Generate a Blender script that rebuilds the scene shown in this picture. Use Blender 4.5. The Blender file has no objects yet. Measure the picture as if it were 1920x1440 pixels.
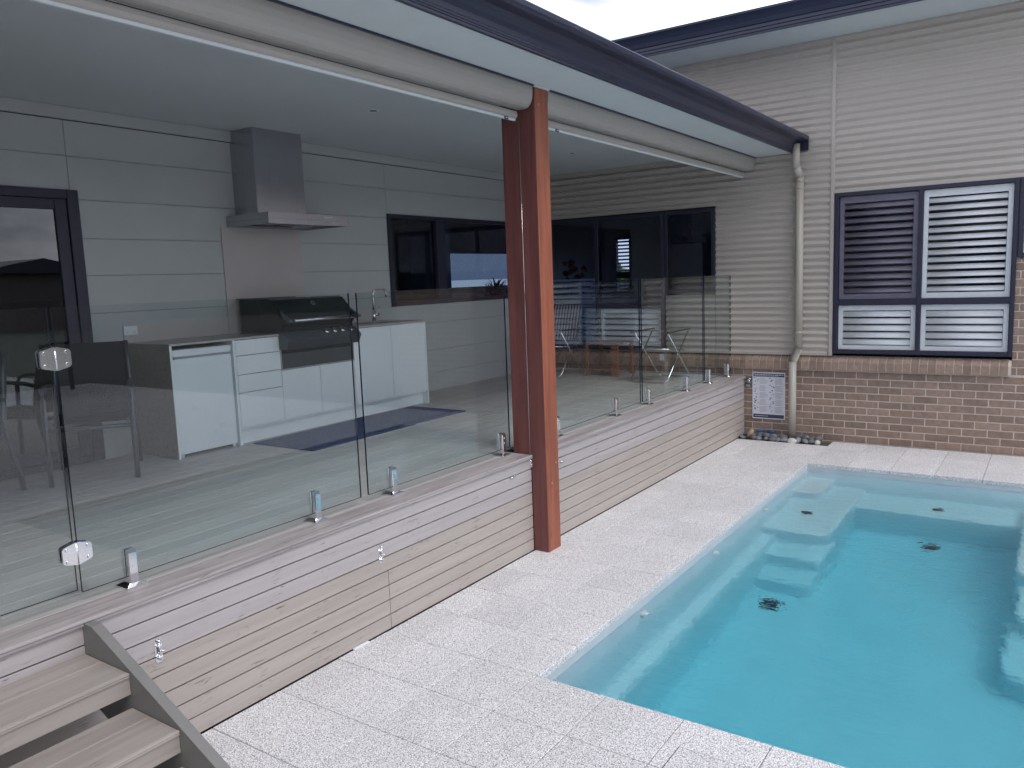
import bpy, bmesh, math, random
from mathutils import Vector, Matrix, noise
random.seed(7)
C = bpy.context.scene.collection
sc = bpy.context.scene
PI = math.pi

# ------------------------------------------------------------------ camera
cam_d = bpy.data.cameras.new('camera')
cam = bpy.data.objects.new('camera', cam_d); C.objects.link(cam); sc.camera = cam
cam_d.sensor_fit = 'HORIZONTAL'; cam_d.sensor_width = 36.0
cam_d.lens = 1494.02 / 1920 * 36.0
cam_d.clip_start = 0.05; cam_d.clip_end = 1000
def cam_basis(r, p, w):
    cy, sy, cp, sp, cr, sr = math.cos(r), math.sin(r), math.cos(p), math.sin(p), math.cos(w), math.sin(w)
    f = Vector((sy*cp, cy*cp, sp)); rt = Vector((cy, -sy, 0)); up = rt.cross(f)
    return cr*rt + sr*up, -sr*rt + cr*up, f
rt, up, fw = cam_basis(-0.60564082, -0.13052491, -0.03748931)
cam.matrix_world = Matrix(((rt.x, up.x, -fw.x, 0), (rt.y, up.y, -fw.y, 0), (rt.z, up.z, -fw.z, 2.05), (0, 0, 0, 1)))

# ------------------------------------------------------------------ world: overcast sky
SUN_EL, SUN_AZ = math.radians(50), math.radians(108)      # azimuth from +Y towards +X
world = bpy.data.worlds.new("World"); sc.world = world; world.use_nodes = True
wn, wl = world.node_tree.nodes, world.node_tree.links
wn.clear()
wo = wn.new('ShaderNodeOutputWorld'); bg = wn.new('ShaderNodeBackground')
sky = wn.new('ShaderNodeTexSky'); sky.sky_type = 'NISHITA'; sky.sun_disc = False
sky.sun_elevation = SUN_EL; sky.sun_rotation = SUN_AZ; sky.dust_density = 2.0
tc = wn.new('ShaderNodeTexCoord'); mp = wn.new('ShaderNodeMapping'); mp.inputs['Scale'].default_value = (1, 1, 2.2)
nz = wn.new('ShaderNodeTexNoise'); nz.inputs['Scale'].default_value = 3.6; nz.inputs['Detail'].default_value = 6
cr = wn.new('ShaderNodeValToRGB')
cr.color_ramp.elements[0].position = 0.42; cr.color_ramp.elements[0].color = (4.6, 4.8, 6.2, 1)
cr.color_ramp.elements[1].position = 0.55; cr.color_ramp.elements[1].color = (11.4, 11.6, 12.3, 1)
mixw = wn.new('ShaderNodeMixRGB'); mixw.inputs[0].default_value = 0.86
wl.new(tc.outputs['Generated'], mp.inputs['Vector']); wl.new(mp.outputs[0], nz.inputs['Vector'])
wl.new(nz.outputs['Fac'], cr.inputs['Fac']); wl.new(sky.outputs['Color'], mixw.inputs[1]); wl.new(cr.outputs['Color'], mixw.inputs[2])
wl.new(mixw.outputs[0], bg.inputs['Color']); bg.inputs['Strength'].default_value = 0.148
wl.new(bg.outputs[0], wo.inputs['Surface'])
sd = bpy.data.lights.new('sun', 'SUN'); sd.energy = 1.5; sd.angle = math.radians(24); sd.color = (1.0, 0.96, 0.91)
so = bpy.data.objects.new('sun', sd); C.objects.link(so)
sdir = Vector((math.sin(SUN_AZ)*math.cos(SUN_EL), math.cos(SUN_AZ)*math.cos(SUN_EL), math.sin(SUN_EL)))
so.rotation_euler = (-sdir).to_track_quat('-Z', 'Y').to_euler()
so.location = (20, 0, 20)
sc.view_settings.view_transform = 'Standard'; sc.view_settings.look = 'None'
sc.view_settings.gamma = 1; sc.view_settings.exposure = 0.0
try:
    sc.cycles.use_denoising = True
    sc.cycles.denoising_prefilter = 'FAST'
    sc.cycles.max_bounces = 10; sc.cycles.transparent_max_bounces = 24
    sc.cycles.transmission_bounces = 8; sc.cycles.glossy_bounces = 5; sc.cycles.diffuse_bounces = 5
except Exception: pass

# ------------------------------------------------------------------ materials
def new_mat(name):
    m = bpy.data.materials.new(name); m.use_nodes = True
    return m, m.node_tree.nodes, m.node_tree.links, m.node_tree.nodes['Principled BSDF']
def S(b, **k):
    for a, v in k.items():
        n = {'base': 'Base Color', 'rough': 'Roughness', 'metal': 'Metallic', 'spec': 'Specular IOR Level', 'coat': 'Coat Weight', 'ior': 'IOR'}[a]
        b.inputs[n].default_value = (*v, 1) if n == 'Base Color' else v
def simple(name, col, rough=0.5, metal=0.0, var=0.06, scale=6, bump=0.0, bscale=80, coat=0.0, stretch=(1, 1, 1), rvar=0.08, objvar=0.0, dirt=0.0):
    """plain surface with faint mottling, relief and roughness change"""
    m, n, l, b = new_mat(name); S(b, rough=rough, metal=metal, coat=coat)
    t = n.new('ShaderNodeTexCoord'); mp = n.new('ShaderNodeMapping'); mp.inputs['Scale'].default_value = stretch
    l.new(t.outputs['Object'], mp.inputs['Vector'])
    oi = n.new('ShaderNodeObjectInfo'); mu = n.new('ShaderNodeMath'); mu.operation = 'MULTIPLY'; mu.inputs[1].default_value = 37.0
    l.new(oi.outputs['Random'], mu.inputs[0]); l.new(mu.outputs[0], mp.inputs['Location'])
    a = n.new('ShaderNodeTexNoise'); a.inputs['Scale'].default_value = scale; a.inputs['Detail'].default_value = 5
    l.new(mp.outputs[0], a.inputs['Vector'])
    r = n.new('ShaderNodeValToRGB'); e = r.color_ramp.elements
    e[0].position = 0.3; e[0].color = tuple(c*(1-var-dirt) for c in col) + (1,)
    e[1].position = 0.7; e[1].color = tuple(min(1, c*(1+var)) for c in col) + (1,)
    l.new(a.outputs['Fac'], r.inputs['Fac'])
    out = r.outputs['Color']
    if objvar:
        hs = n.new('ShaderNodeHueSaturation'); ma = n.new('ShaderNodeMapRange')
        ma.inputs['To Min'].default_value = 1-objvar; ma.inputs['To Max'].default_value = 1+objvar
        l.new(oi.outputs['Random'], ma.inputs['Value']); l.new(ma.outputs[0], hs.inputs['Value']); l.new(out, hs.inputs['Color'])
        out = hs.outputs['Color']
    l.new(out, b.inputs['Base Color'])
    rr = n.new('ShaderNodeMapRange'); rr.inputs['To Min'].default_value = max(0, rough-rvar); rr.inputs['To Max'].default_value = min(1, rough+rvar)
    l.new(a.outputs['Fac'], rr.inputs['Value']); l.new(rr.outputs[0], b.inputs['Roughness'])
    if bump:
        c = n.new('ShaderNodeTexNoise'); c.inputs['Scale'].default_value = bscale; c.inputs['Detail'].default_value = 4
        l.new(mp.outputs[0], c.inputs['Vector'])
        bp = n.new('ShaderNodeBump'); bp.inputs['Strength'].default_value = bump; bp.inputs['Distance'].default_value = 0.004
        l.new(c.outputs['Fac'], bp.inputs['Height']); l.new(bp.outputs[0], b.inputs['Normal'])
    return m
def wood(name, c1, c2, axis='y', rough=0.6, objvar=0.08, scratch=0.0, grain=26.0, coat=0.0, bump=0.25):
    m, n, l, b = new_mat(name); S(b, rough=rough, coat=coat)
    t = n.new('ShaderNodeTexCoord'); mp = n.new('ShaderNodeMapping')
    k = {'x': (0.05, 1, 1), 'y': (1, 0.05, 1), 'z': (1, 1, 0.05)}[axis]
    mp.inputs['Scale'].default_value = k
    l.new(t.outputs['Object'], mp.inputs['Vector'])
    oi = n.new('ShaderNodeObjectInfo'); mu = n.new('ShaderNodeMath'); mu.operation = 'MULTIPLY'; mu.inputs[1].default_value = 53.0
    l.new(oi.outputs['Random'], mu.inputs[0]); l.new(mu.outputs[0], mp.inputs['Location'])
    a = n.new('ShaderNodeTexNoise'); a.inputs['Scale'].default_value = grain; a.inputs['Detail'].default_value = 7; a.inputs['Distortion'].default_value = 0.6
    l.new(mp.outputs[0], a.inputs['Vector'])
    r = n.new('ShaderNodeValToRGB'); r.color_ramp.elements[0].position = 0.32; r.color_ramp.elements[1].position = 0.68
    r.color_ramp.elements[0].color = (*c1, 1); r.color_ramp.elements[1].color = (*c2, 1)
    l.new(a.outputs['Fac'], r.inputs['Fac']); out = r.outputs['Color']
    if scratch:
        mp2 = n.new('ShaderNodeMapping')
        mp2.inputs['Scale'].default_value = {'x': (0.09, 1, 1), 'y': (1, 0.09, 1), 'z': (1, 1, 0.09)}[axis]
        l.new(t.outputs['Object'], mp2.inputs['Vector']); l.new(mu.outputs[0], mp2.inputs['Location'])
        s = n.new('ShaderNodeTexNoise'); s.inputs['Scale'].default_value = 105; s.inputs['Detail'].default_value = 3; s.inputs['Distortion'].default_value = 1.0
        l.new(mp2.outputs[0], s.inputs['Vector'])
        g = n.new('ShaderNodeTexNoise'); g.inputs['Scale'].default_value = 4.5; l.new(t.outputs['Object'], g.inputs['Vector'])
        s1 = n.new('ShaderNodeMapRange'); s1.inputs['From Min'].default_value = 0.61; s1.inputs['From Max'].default_value = 0.70
        l.new(s.outputs['Fac'], s1.inputs['Value'])
        s2 = n.new('ShaderNodeMapRange'); s2.inputs['From Min'].default_value = 0.50; s2.inputs['From Max'].default_value = 0.62
        l.new(g.outputs['Fac'], s2.inputs['Value'])
        mm = n.new('ShaderNodeMath'); mm.operation = 'MULTIPLY'; l.new(s1.outputs[0], mm.inputs[0]); l.new(s2.outputs[0], mm.inputs[1])
        m3 = n.new('ShaderNodeMath'); m3.operation = 'MULTIPLY'; m3.inputs[1].default_value = scratch; l.new(mm.outputs[0], m3.inputs[0])
        mx = n.new('ShaderNodeMixRGB'); mx.inputs[2].default_value = (c1[0]*0.35, c1[1]*0.33, c1[2]*0.33, 1)
        l.new(m3.outputs[0], mx.inputs[0]); l.new(out, mx.inputs[1]); out = mx.outputs[0]
    hs = n.new('ShaderNodeHueSaturation'); ma = n.new('ShaderNodeMapRange')
    ma.inputs['To Min'].default_value = 1-objvar; ma.inputs['To Max'].default_value = 1+objvar
    l.new(oi.outputs['Random'], ma.inputs['Value']); l.new(ma.outputs[0], hs.inputs['Value']); l.new(out, hs.inputs['Color'])
    l.new(hs.outputs['Color'], b.inputs['Base Color'])
    bp = n.new('ShaderNodeBump'); bp.inputs['Strength'].default_value = bump; bp.inputs['Distance'].default_value = 0.002
    l.new(a.outputs['Fac'], bp.inputs['Height']); l.new(bp.outputs[0], b.inputs['Normal'])
    return m
def speckle(name, light, dark, mid, scale=170):
    m, n, l, b = new_mat(name); S(b, rough=0.75)
    t = n.new('ShaderNodeTexCoord'); mp = n.new('ShaderNodeMapping'); mp.inputs['Rotation'].default_value = (0.52, 0.71, 0.33); l.new(t.outputs['Object'], mp.inputs['Vector'])
    oi = n.new('ShaderNodeObjectInfo'); mu = n.new('ShaderNodeMath'); mu.operation = 'MULTIPLY'; mu.inputs[1].default_value = 91.0
    l.new(oi.outputs['Random'], mu.inputs[0]); l.new(mu.outputs[0], mp.inputs['Location'])
    a = n.new('ShaderNodeTexNoise'); a.inputs['Scale'].default_value = scale; a.inputs['Detail'].default_value = 2.5; a.inputs['Roughness'].default_value = 0.6
    l.new(mp.outputs[0], a.inputs['Vector'])
    r = n.new('ShaderNodeValToRGB'); e = r.color_ramp.elements
    e[0].position = 0.36; e[0].color = (*dark, 1); e[1].position = 0.60; e[1].color = (*light, 1)
    k = e.new(0.47); k.color = (*mid, 1)
    l.new(a.outputs['Fac'], r.inputs['Fac'])
    c = n.new('ShaderNodeTexNoise'); c.inputs['Scale'].default_value = 3.0; c.inputs['Detail'].default_value = 4; l.new(mp.outputs[0], c.inputs['Vector'])
    ma = n.new('ShaderNodeMapRange'); ma.inputs['To Min'].default_value = 0.90; ma.inputs['To Max'].default_value = 1.10; l.new(c.outputs['Fac'], ma.inputs['Value'])
    m2 = n.new('ShaderNodeMapRange'); m2.inputs['To Min'].default_value = 0.94; m2.inputs['To Max'].default_value = 1.04; l.new(oi.outputs['Random'], m2.inputs['Value'])
    mm = n.new('ShaderNodeMath'); mm.operation = 'MULTIPLY'; l.new(ma.outputs[0], mm.inputs[0]); l.new(m2.outputs[0], mm.inputs[1])
    hs = n.new('ShaderNodeHueSaturation'); l.new(mm.outputs[0], hs.inputs['Value']); l.new(r.outputs['Color'], hs.inputs['Color'])
    l.new(hs.outputs['Color'], b.inputs['Base Color'])
    bp = n.new('ShaderNodeBump'); bp.inputs['Strength'].default_value = 0.35; bp.inputs['Distance'].default_value = 0.002
    l.new(a.outputs['Fac'], bp.inputs['Height']); l.new(bp.outputs[0], b.inputs['Normal'])
    return m
def glass(name, tint, ior=1.5, rough=0.0):
    """thin pane: tinted see-through plus mirror reflection by angle"""
    m, n, l, b = new_mat(name); n.remove(b); o = n['Material Output']
    tr = n.new('ShaderNodeBsdfTransparent'); tr.inputs[0].default_value = (*tint, 1)
    gl = n.new('ShaderNodeBsdfGlossy'); gl.inputs['Roughness'].default_value = rough
    fr = n.new('ShaderNodeFresnel'); ge = n.new('ShaderNodeNewGeometry'); mr = n.new('ShaderNodeMapRange')
    mr.inputs['To Min'].default_value = ior; mr.inputs['To Max'].default_value = 1/ior
    l.new(ge.outputs['Backfacing'], mr.inputs['Value']); l.new(mr.outputs[0], fr.inputs['IOR'])
    t = n.new('ShaderNodeTexCoord'); nz = n.new('ShaderNodeTexNoise'); nz.inputs['Scale'].default_value = 1.3; l.new(t.outputs['Object'], nz.inputs['Vector'])
    bp = n.new('ShaderNodeBump'); bp.inputs['Strength'].default_value = 0.02; bp.inputs['Distance'].default_value = 0.02
    l.new(nz.outputs['Fac'], bp.inputs['Height']); l.new(bp.outputs[0], gl.inputs['Normal'])
    mx = n.new('ShaderNodeMixShader'); l.new(fr.outputs[0], mx.inputs[0]); l.new(tr.outputs[0], mx.inputs[1]); l.new(gl.outputs[0], mx.inputs[2])
    l.new(mx.outputs[0], o.inputs['Surface'])
    return m

M = {}
M['paver'] = speckle('granite_paver', (0.90, 0.89, 0.895), (0.17, 0.17, 0.185), (0.57, 0.565, 0.58), 180)
M['ground'] = simple('bedding_soil', (0.075, 0.08, 0.065), 0.95, var=0.2, bump=0.4)
M['deck'] = wood('weathered_composite_deck', (0.42, 0.415, 0.405), (0.48, 0.475, 0.465), 'y', 0.6, 0.07, 0.3)
M['fascia_hi'] = wood('composite_cladding_grey', (0.375, 0.345, 0.35), (0.435, 0.405, 0.41), 'y', 0.55, 0.04, 1.0, 22)
M['fascia_lo'] = wood('composite_cladding_beige', (0.37, 0.33, 0.305), (0.43, 0.39, 0.36), 'y', 0.55, 0.04, 1.0, 22)
M['nosing'] = wood('composite_nosing', (0.27, 0.245, 0.25), (0.44, 0.405, 0.405), 'y', 0.5, 0.03, 1.0, 34)
M['tread'] = wood('composite_tread', (0.28, 0.25, 0.235), (0.37, 0.335, 0.31), 'y', 0.55, 0.05, 0.6, 22)
M['stringer'] = simple('painted_stringer', (0.20, 0.20, 0.195), 0.5, var=0.05, bump=0.1)
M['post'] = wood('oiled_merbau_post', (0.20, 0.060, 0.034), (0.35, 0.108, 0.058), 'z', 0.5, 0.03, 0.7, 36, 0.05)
M['post_shade'] = wood('oiled_merbau_shaded', (0.12, 0.040, 0.040), (0.185, 0.062, 0.056), 'z', 0.5, 0.03, 0.0, 30, 0.05)  # same post timber with the shade of its unlit faces put into the colour
M['brick'] = simple('brown_face_brick', (0.285, 0.205, 0.165), 0.85, var=0.16, scale=22, bump=0.5, bscale=160, objvar=0.18)
M['mortar'] = simple('pale_mortar', (0.60, 0.52, 0.465), 0.9, var=0.08, scale=30, bump=0.5, bscale=200)
M['cladding'] = simple('corrugated_steel_dune', (0.455, 0.415, 0.38), 0.42, var=0.04, scale=1.4, stretch=(0.4, 1, 2), dirt=0.02)
M['trim'] = simple('painted_trim_dune', (0.44, 0.405, 0.375), 0.4, var=0.03)
M['gutter'] = simple('dark_blue_gutter', (0.022, 0.027, 0.058), 0.33, var=0.08, scale=3, rvar=0.05)
M['soffit'] = simple('white_soffit', (0.62, 0.68, 0.70), 0.7, var=0.02)
M['ceiling'] = simple('white_ceiling', (0.55, 0.59, 0.61), 0.8, var=0.02, scale=2)
M['wallpanel'] = simple('painted_fibre_cement_panel', (0.44, 0.465, 0.475), 0.75, var=0.03, scale=2.5, objvar=0.02)
M['panel_joint'] = simple('panel_joint', (0.12, 0.12, 0.12), 0.9)
M['gap'] = simple('dark_joint', (0.03, 0.03, 0.035), 0.9)
M['frame'] = simple('dark_aluminium_frame', (0.022, 0.023, 0.048), 0.42, var=0.05)
M['shut_white'] = simple('white_shutter', (0.87, 0.88, 0.90), 0.4, var=0.02)
M['shut_dark'] = simple('screened_shutter', (0.20, 0.185, 0.25), 0.55, var=0.05)
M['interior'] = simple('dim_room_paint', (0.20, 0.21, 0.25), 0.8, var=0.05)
M['pelmet'] = simple('cream_blind_casing', (0.38, 0.365, 0.345), 0.38, var=0.02)
M['steel'] = simple('brushed_stainless', (0.50, 0.50, 0.53), 0.24, 1.0, var=0.05, scale=40, stretch=(1, 1, 0.05), rvar=0.06)
M['chrome'] = simple('polished_stainless', (0.78, 0.78, 0.80), 0.10, 1.0, var=0.03, rvar=0.03)
M['cabinet'] = simple('white_satin_laminate', (0.84, 0.90, 0.93), 0.35, var=0.015, scale=2)
M['bench'] = simple('stone_benchtop', (0.30, 0.28, 0.265), 0.3, var=0.08, scale=40)
M['splash'] = simple('splashback_board', (0.47, 0.445, 0.44), 0.45, var=0.03, scale=3)
M['black'] = simple('black_enamel', (0.008, 0.010, 0.020), 0.25, var=0.1)
M['charcoal'] = simple('graphite_panel', (0.10, 0.11, 0.125), 0.30, 0.5, var=0.06)
M['fridge'] = simple('white_enamel', (0.78, 0.85, 0.89), 0.3, var=0.01)
M['plastic'] = simple('white_plastic', (0.72, 0.76, 0.82), 0.35, var=0.01)
M['mat'] = simple('navy_rubber_mat', (0.030, 0.058, 0.15), 0.8, var=0.12, scale=30)
M['chair_frame'] = simple('grey_aluminium_tube', (0.07, 0.085, 0.10), 0.35, 0.3, var=0.05)
M['sling'] = simple('dark_mesh_sling', (0.008, 0.010, 0.020), 0.7, var=0.05)
M['pipe'] = simple('cream_downpipe', (0.43, 0.405, 0.36), 0.4, var=0.05, scale=3)
M['poolshell'] = simple('pool_gelcoat', (0.70, 0.79, 0.845), 0.4, var=0.03, scale=3)
M['poolrim'] = simple('pool_gelcoat_waterline', (0.50, 0.55, 0.58), 0.4, var=0.06, scale=8)
M['drain'] = simple('dark_drain_cover', (0.01, 0.014, 0.028), 0.5)
M['nozzle'] = simple('white_pool_jet', (0.75, 0.78, 0.8), 0.3)
M['pebble'] = simple('river_pebble', (0.15, 0.155, 0.17), 0.6, var=0.25, scale=9, objvar=0.45, bump=0.2)
M['pebble_tan'] = simple('tan_pebble', (0.42, 0.33, 0.21), 0.6, var=0.15, scale=12)
M['pebble_white'] = simple('white_pebble', (0.55, 0.53, 0.50), 0.6, var=0.15, scale=12)
M['blue'] = simple('blue_plastic', (0.02, 0.10, 0.33), 0.4)
M['glass_edge'] = simple('glass_edge', (0.012, 0.022, 0.035), 0.2)
M['glass_top'] = simple('glass_top_edge', (0.16, 0.24, 0.26), 0.25)
M['fence_glass'] = glass('fence_glass', (0.94, 0.968, 0.97), 1.52)
M['window_glass'] = glass('window_glass', (0.96, 0.97, 0.98), 1.45)
M['door_glass'] = glass('tinted_door_glass', (0.20, 0.24, 0.31), 2.1)
M['window_tint'] = glass('tinted_window_glass', (0.62, 0.69, 0.80), 1.6)
M['timber'] = wood('table_timber', (0.20, 0.08, 0.045), (0.28, 0.12, 0.07), 'z', 0.5)
M['roofsheet'] = simple('grey_roof_steel', (0.07, 0.095, 0.13), 0.5, var=0.04)
M['foliage'] = simple('dark_foliage', (0.035, 0.06, 0.025), 0.8, var=0.5, scale=0.8)
M['hedge'] = simple('garden_hedge', (0.14, 0.17, 0.05), 0.8, var=0.4, scale=5)
M['render'] = simple('neighbour_render', (0.14, 0.12, 0.115), 0.8, var=0.05)
M['paper'] = simple('laminated_sign', (0.66, 0.69, 0.76), 0.3, var=0.01)
M['ink'] = simple('sign_ink_navy', (0.03, 0.045, 0.10), 0.4)
M['ink_grey'] = simple('sign_ink_grey', (0.30, 0.32, 0.38), 0.4)
M['copper'] = simple('rusty_bolt', (0.42, 0.24, 0.17), 0.45, 0.5)
M['red'] = simple('red_leaf', (0.20, 0.02, 0.025), 0.7)
M['bread'] = simple('orange_bowl', (0.42, 0.22, 0.08), 0.6)
def striped(name, c1, c2, k):
    m, n, l, b = new_mat(name); S(b, rough=0.85)
    t = n.new('ShaderNodeTexCoord'); w = n.new('ShaderNodeTexWave'); w.bands_direction = 'X'; w.inputs['Scale'].default_value = k
    w.inputs['Distortion'].default_value = 0.3; l.new(t.outputs['Object'], w.inputs['Vector'])
    r = n.new('ShaderNodeValToRGB'); r.color_ramp.elements[0].position = 0.45; r.color_ramp.elements[1].position = 0.55
    r.color_ramp.elements[0].color = (*c1, 1); r.color_ramp.elements[1].color = (*c2, 1)
    l.new(w.outputs['Fac'], r.inputs['Fac']); l.new(r.outputs[0], b.inputs['Base Color'])
    return m
M['stripe'] = striped('striped_canvas', (0.40, 0.36, 0.40), (0.06, 0.07, 0.12), 7.0)
# pool water: refracting surface over an absorbing volume
def water():
    m, n, l, b = new_mat('pool_water'); n.remove(b); o = n['Material Output']
    g = n.new('ShaderNodeBsdfGlass'); g.inputs['IOR'].default_value = 1.33; g.inputs['Roughness'].default_value = 0.0
    g.inputs['Color'].default_value = (1, 1, 1, 1)
    t = n.new('ShaderNodeTexCoord'); mp = n.new('ShaderNodeMapping'); mp.inputs['Scale'].default_value = (1.0, 1.6, 1)
    l.new(t.outputs['Object'], mp.inputs['Vector'])
    a = n.new('ShaderNodeTexNoise'); a.inputs['Scale'].default_value = 8.0; a.inputs['Detail'].default_value = 2.6; a.inputs['Roughness'].default_value = 0.6; a.inputs['Distortion'].default_value = 0.4
    l.new(mp.outputs[0], a.inputs['Vector'])
    bp = n.new('ShaderNodeBump'); bp.inputs['Strength'].default_value = 0.38; bp.inputs['Distance'].default_value = 0.02
    l.new(a.outputs['Fac'], bp.inputs['Height']); l.new(bp.outputs[0], g.inputs['Normal'])
    v = n.new('ShaderNodeVolumeAbsorption'); v.inputs['Color'].default_value = (0.0, 0.82, 0.90, 1); v.inputs['Density'].default_value = 0.53
    l.new(g.outputs[0], o.inputs['Surface']); l.new(v.outputs[0], o.inputs['Volume'])
    return m
M['water'] = water()

# ------------------------------------------------------------------ mesh helpers
class B:
    def __init__(s): s.bm = bmesh.new()
    def _mi(s, faces, mi):
        if mi:
            for f in faces: f.material_index = mi
    def box(s, x0, x1, y0, y1, z0, z1, mi=0, bev=0.0, seg=1):
        b = bmesh.new(); r = bmesh.ops.create_cube(b, size=1)
        for v in b.verts:
            v.co = Vector(((x0+x1)/2 + v.co.x*(x1-x0), (y0+y1)/2 + v.co.y*(y1-y0), (z0+z1)/2 + v.co.z*(z1-z0)))
        if bev: bmesh.ops.bevel(b, geom=list(b.edges), offset=bev, segments=seg, affect='EDGES', profile=0.5)
        s.merge(b, mi); return s
    def merge(s, b, mi=0):
        m = {}
        for v in b.verts: m[v] = s.bm.verts.new(v.co)
        for f in b.faces:
            try:
                g = s.bm.faces.new([m[v] for v in f.verts]); g.material_index = mi; g.smooth = f.smooth
            except ValueError: pass
        b.free()
    def extr(s, prof, axis, a0, a1, mi=0, closed=True, smooth=False, caps=True):
        """profile points (u,v) in the plane across `axis`, extruded a0..a1"""
        def P(u, v, a):
            return {'x': (a, u, v), 'y': (u, a, v), 'z': (u, v, a)}[axis]
        A = [s.bm.verts.new(P(u, v, a0)) for u, v in prof]; Z = [s.bm.verts.new(P(u, v, a1)) for u, v in prof]
        n = len(prof); fs = []
        for i in range(n if closed else n-1):
            j = (i+1) % n; f = s.bm.faces.new((A[i], A[j], Z[j], Z[i])); f.smooth = smooth; fs.append(f)
        if closed and caps:
            fs.append(s.bm.faces.new(A[::-1])); fs.append(s.bm.faces.new(Z))
        s._mi(fs, mi); return s
    def tube(s, pts, r, n=10, mi=0, caps=True, flat=1.0):
        pts = [Vector(p) for p in pts]; rings = []
        for i, p in enumerate(pts):
            d = (pts[min(i+1, len(pts)-1)] - pts[max(i-1, 0)]).normalized()
            u = d.cross(Vector((0, 0, 1)) if abs(d.z) < 0.95 else Vector((0, 1, 0))).normalized(); w = d.cross(u).normalized()
            rr = r[i] if isinstance(r, (list, tuple)) else r
            rings.append([s.bm.verts.new(p + (u*math.cos(k*2*PI/n) + w*math.sin(k*2*PI/n)*flat)*rr) for k in range(n)])
        fs = []
        for a, b in zip(rings, rings[1:]):
            for k in range(n):
                f = s.bm.faces.new((a[k], a[(k+1) % n], b[(k+1) % n], b[k])); f.smooth = True; fs.append(f)
        if caps: fs.append(s.bm.faces.new(rings[0][::-1])); fs.append(s.bm.faces.new(rings[-1]))
        s._mi(fs, mi); return s
    def ball(s, c, r, sx=1, sy=1, sz=1, sub=2, mi=0, jit=0.0, seed=0, rot=None):
        b = bmesh.new(); bmesh.ops.create_icosphere(b, subdivisions=sub, radius=r)
        for v in b.verts:
            if jit: v.co *= 1 + jit*noise.noise(v.co/r*0.9 + Vector((seed*7.3, seed*1.7, seed)))
            v.co = Vector((v.co.x*sx, v.co.y*sy, v.co.z*sz))
            if rot: v.co = rot @ v.co
            v.co += Vector(c)
        for f in b.faces: f.smooth = True
        s.merge(b, mi); return s
    def quad(s, *p, mi=0):
        f = s.bm.faces.new([s.bm.verts.new(q) for q in p]); f.material_index = mi; return s
    def build(s, name, mats, parent=None, kind=None, label=None, cat=None, group=None, norm=True):
        bm = s.bm
        if norm: bmesh.ops.recalc_face_normals(bm, faces=list(bm.faces))
        lo = Vector((min(v.co.x for v in bm.verts), min(v.co.y for v in bm.verts), min(v.co.z for v in bm.verts)))
        hi = Vector((max(v.co.x for v in bm.verts), max(v.co.y for v in bm.verts), max(v.co.z for v in bm.verts)))
        c = Vector(((lo.x+hi.x)/2, (lo.y+hi.y)/2, lo.z if parent is None else (lo.z+hi.z)/2))
        for v in bm.verts: v.co -= c
        me = bpy.data.meshes.new(name); bm.to_mesh(me); bm.free()
        for m in (mats if isinstance(mats, (list, tuple)) else [mats]): me.materials.append(M[m] if isinstance(m, str) else m)
        return link(me, name, c, parent, kind, label, cat, group)
WL = {}
def link(me, name, c, parent=None, kind=None, label=None, cat=None, group=None):
    o = bpy.data.objects.new(name, me); C.objects.link(o); c = Vector(c); WL[o] = c
    if parent: o.parent = parent; o.location = c - WL[parent]
    else: o.location = c
    if kind: o['kind'] = kind
    if label: o['label'] = label
    if cat: o['category'] = cat
    if group: o['group'] = group
    return o
def thing(name, loc, label, cat, group=None):
    o = bpy.data.objects.new(name, None); C.objects.link(o); o.empty_display_size = 0.1
    o.location = loc; WL[o] = Vector(loc); o['label'] = label; o['category'] = cat
    if group: o['group'] = group
    return o
def bx(name, m, parent, *a, **k):
    kk = {q: k.pop(q) for q in ('bev', 'seg') if q in k}
    return B().box(*a, **kk).build(name, m, parent, **k)

# ------------------------------------------------------------------ key dimensions (metres)
XF = -3.233          # deck front face
ZD = 0.742           # deck level
YB = 9.81            # brick end wall
XW = -6.28           # patio rear wall
PX0, PX1, PY0, PY1 = -2.155, 0.95, 3.265, 8.57   # pool opening
ZW = -0.09           # water level
DECK0 = -2.0         # deck start behind the camera

# ================================================================== SETTING
b = B()
def ring(b, z, x0, x1, y0, y1, X0, X1, Y0, Y1):
    for (a, c, d, e) in ((X0, x0, Y0, Y1), (x1, X1, Y0, Y1), (x0, x1, Y0, y0), (x0, x1, y1, Y1)):
        b.quad((a, d, z), (c, d, z), (c, e, z), (a, e, z))
ring(b, -0.034, PX0-0.02, PX1+0.02, PY0-0.012, PY1+0.012, -14, 14, -12, 14)
ring(b, -0.40, -14, 14, -12, 14, -300, 300, -300, 300)
b.build('ground', 'ground', kind='structure')

# paving on a 405 x 400 grid
paving = bpy.data.objects.new('paving', None); C.objects.link(paving); paving['kind'] = 'structure'; WL[paving] = Vector((0, 0, 0))
G = 0.004
xs = [XF+0.004, -2.98, -2.575, -2.17] + [-2.17 + 0.405*i for i in range(1, 9)]
ys = [PY0 - 0.4*i for i in range(9, 0, -1)] + [PY0] + [PY0 + 0.4*i for i in range(1, 13)]
ys = [y for y in ys if y < 8.3] + [PY1, 8.97, 9.37, 9.77]
shared = {}
def paver(x0, x1, y0, y1):
    w, h = round(x1-x0-G, 4), round(y1-y0-G, 4)
    if w < 0.03 or h < 0.03: return
    key = (w, h)
    if key not in shared:
        o = B().box(-w/2, w/2, -h/2, h/2, -0.02, 0.02, bev=0.0025).build('paver', 'paver', paving)
        shared[key] = o.data; WL[o] = Vector()
    else:
        o = bpy.data.objects.new('paver', shared[key]); C.objects.link(o); o.parent = paving
    o.location = ((x0+x1)/2, (y0+y1)/2, -0.02 + random.uniform(-0.0006, 0.0004))
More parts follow.
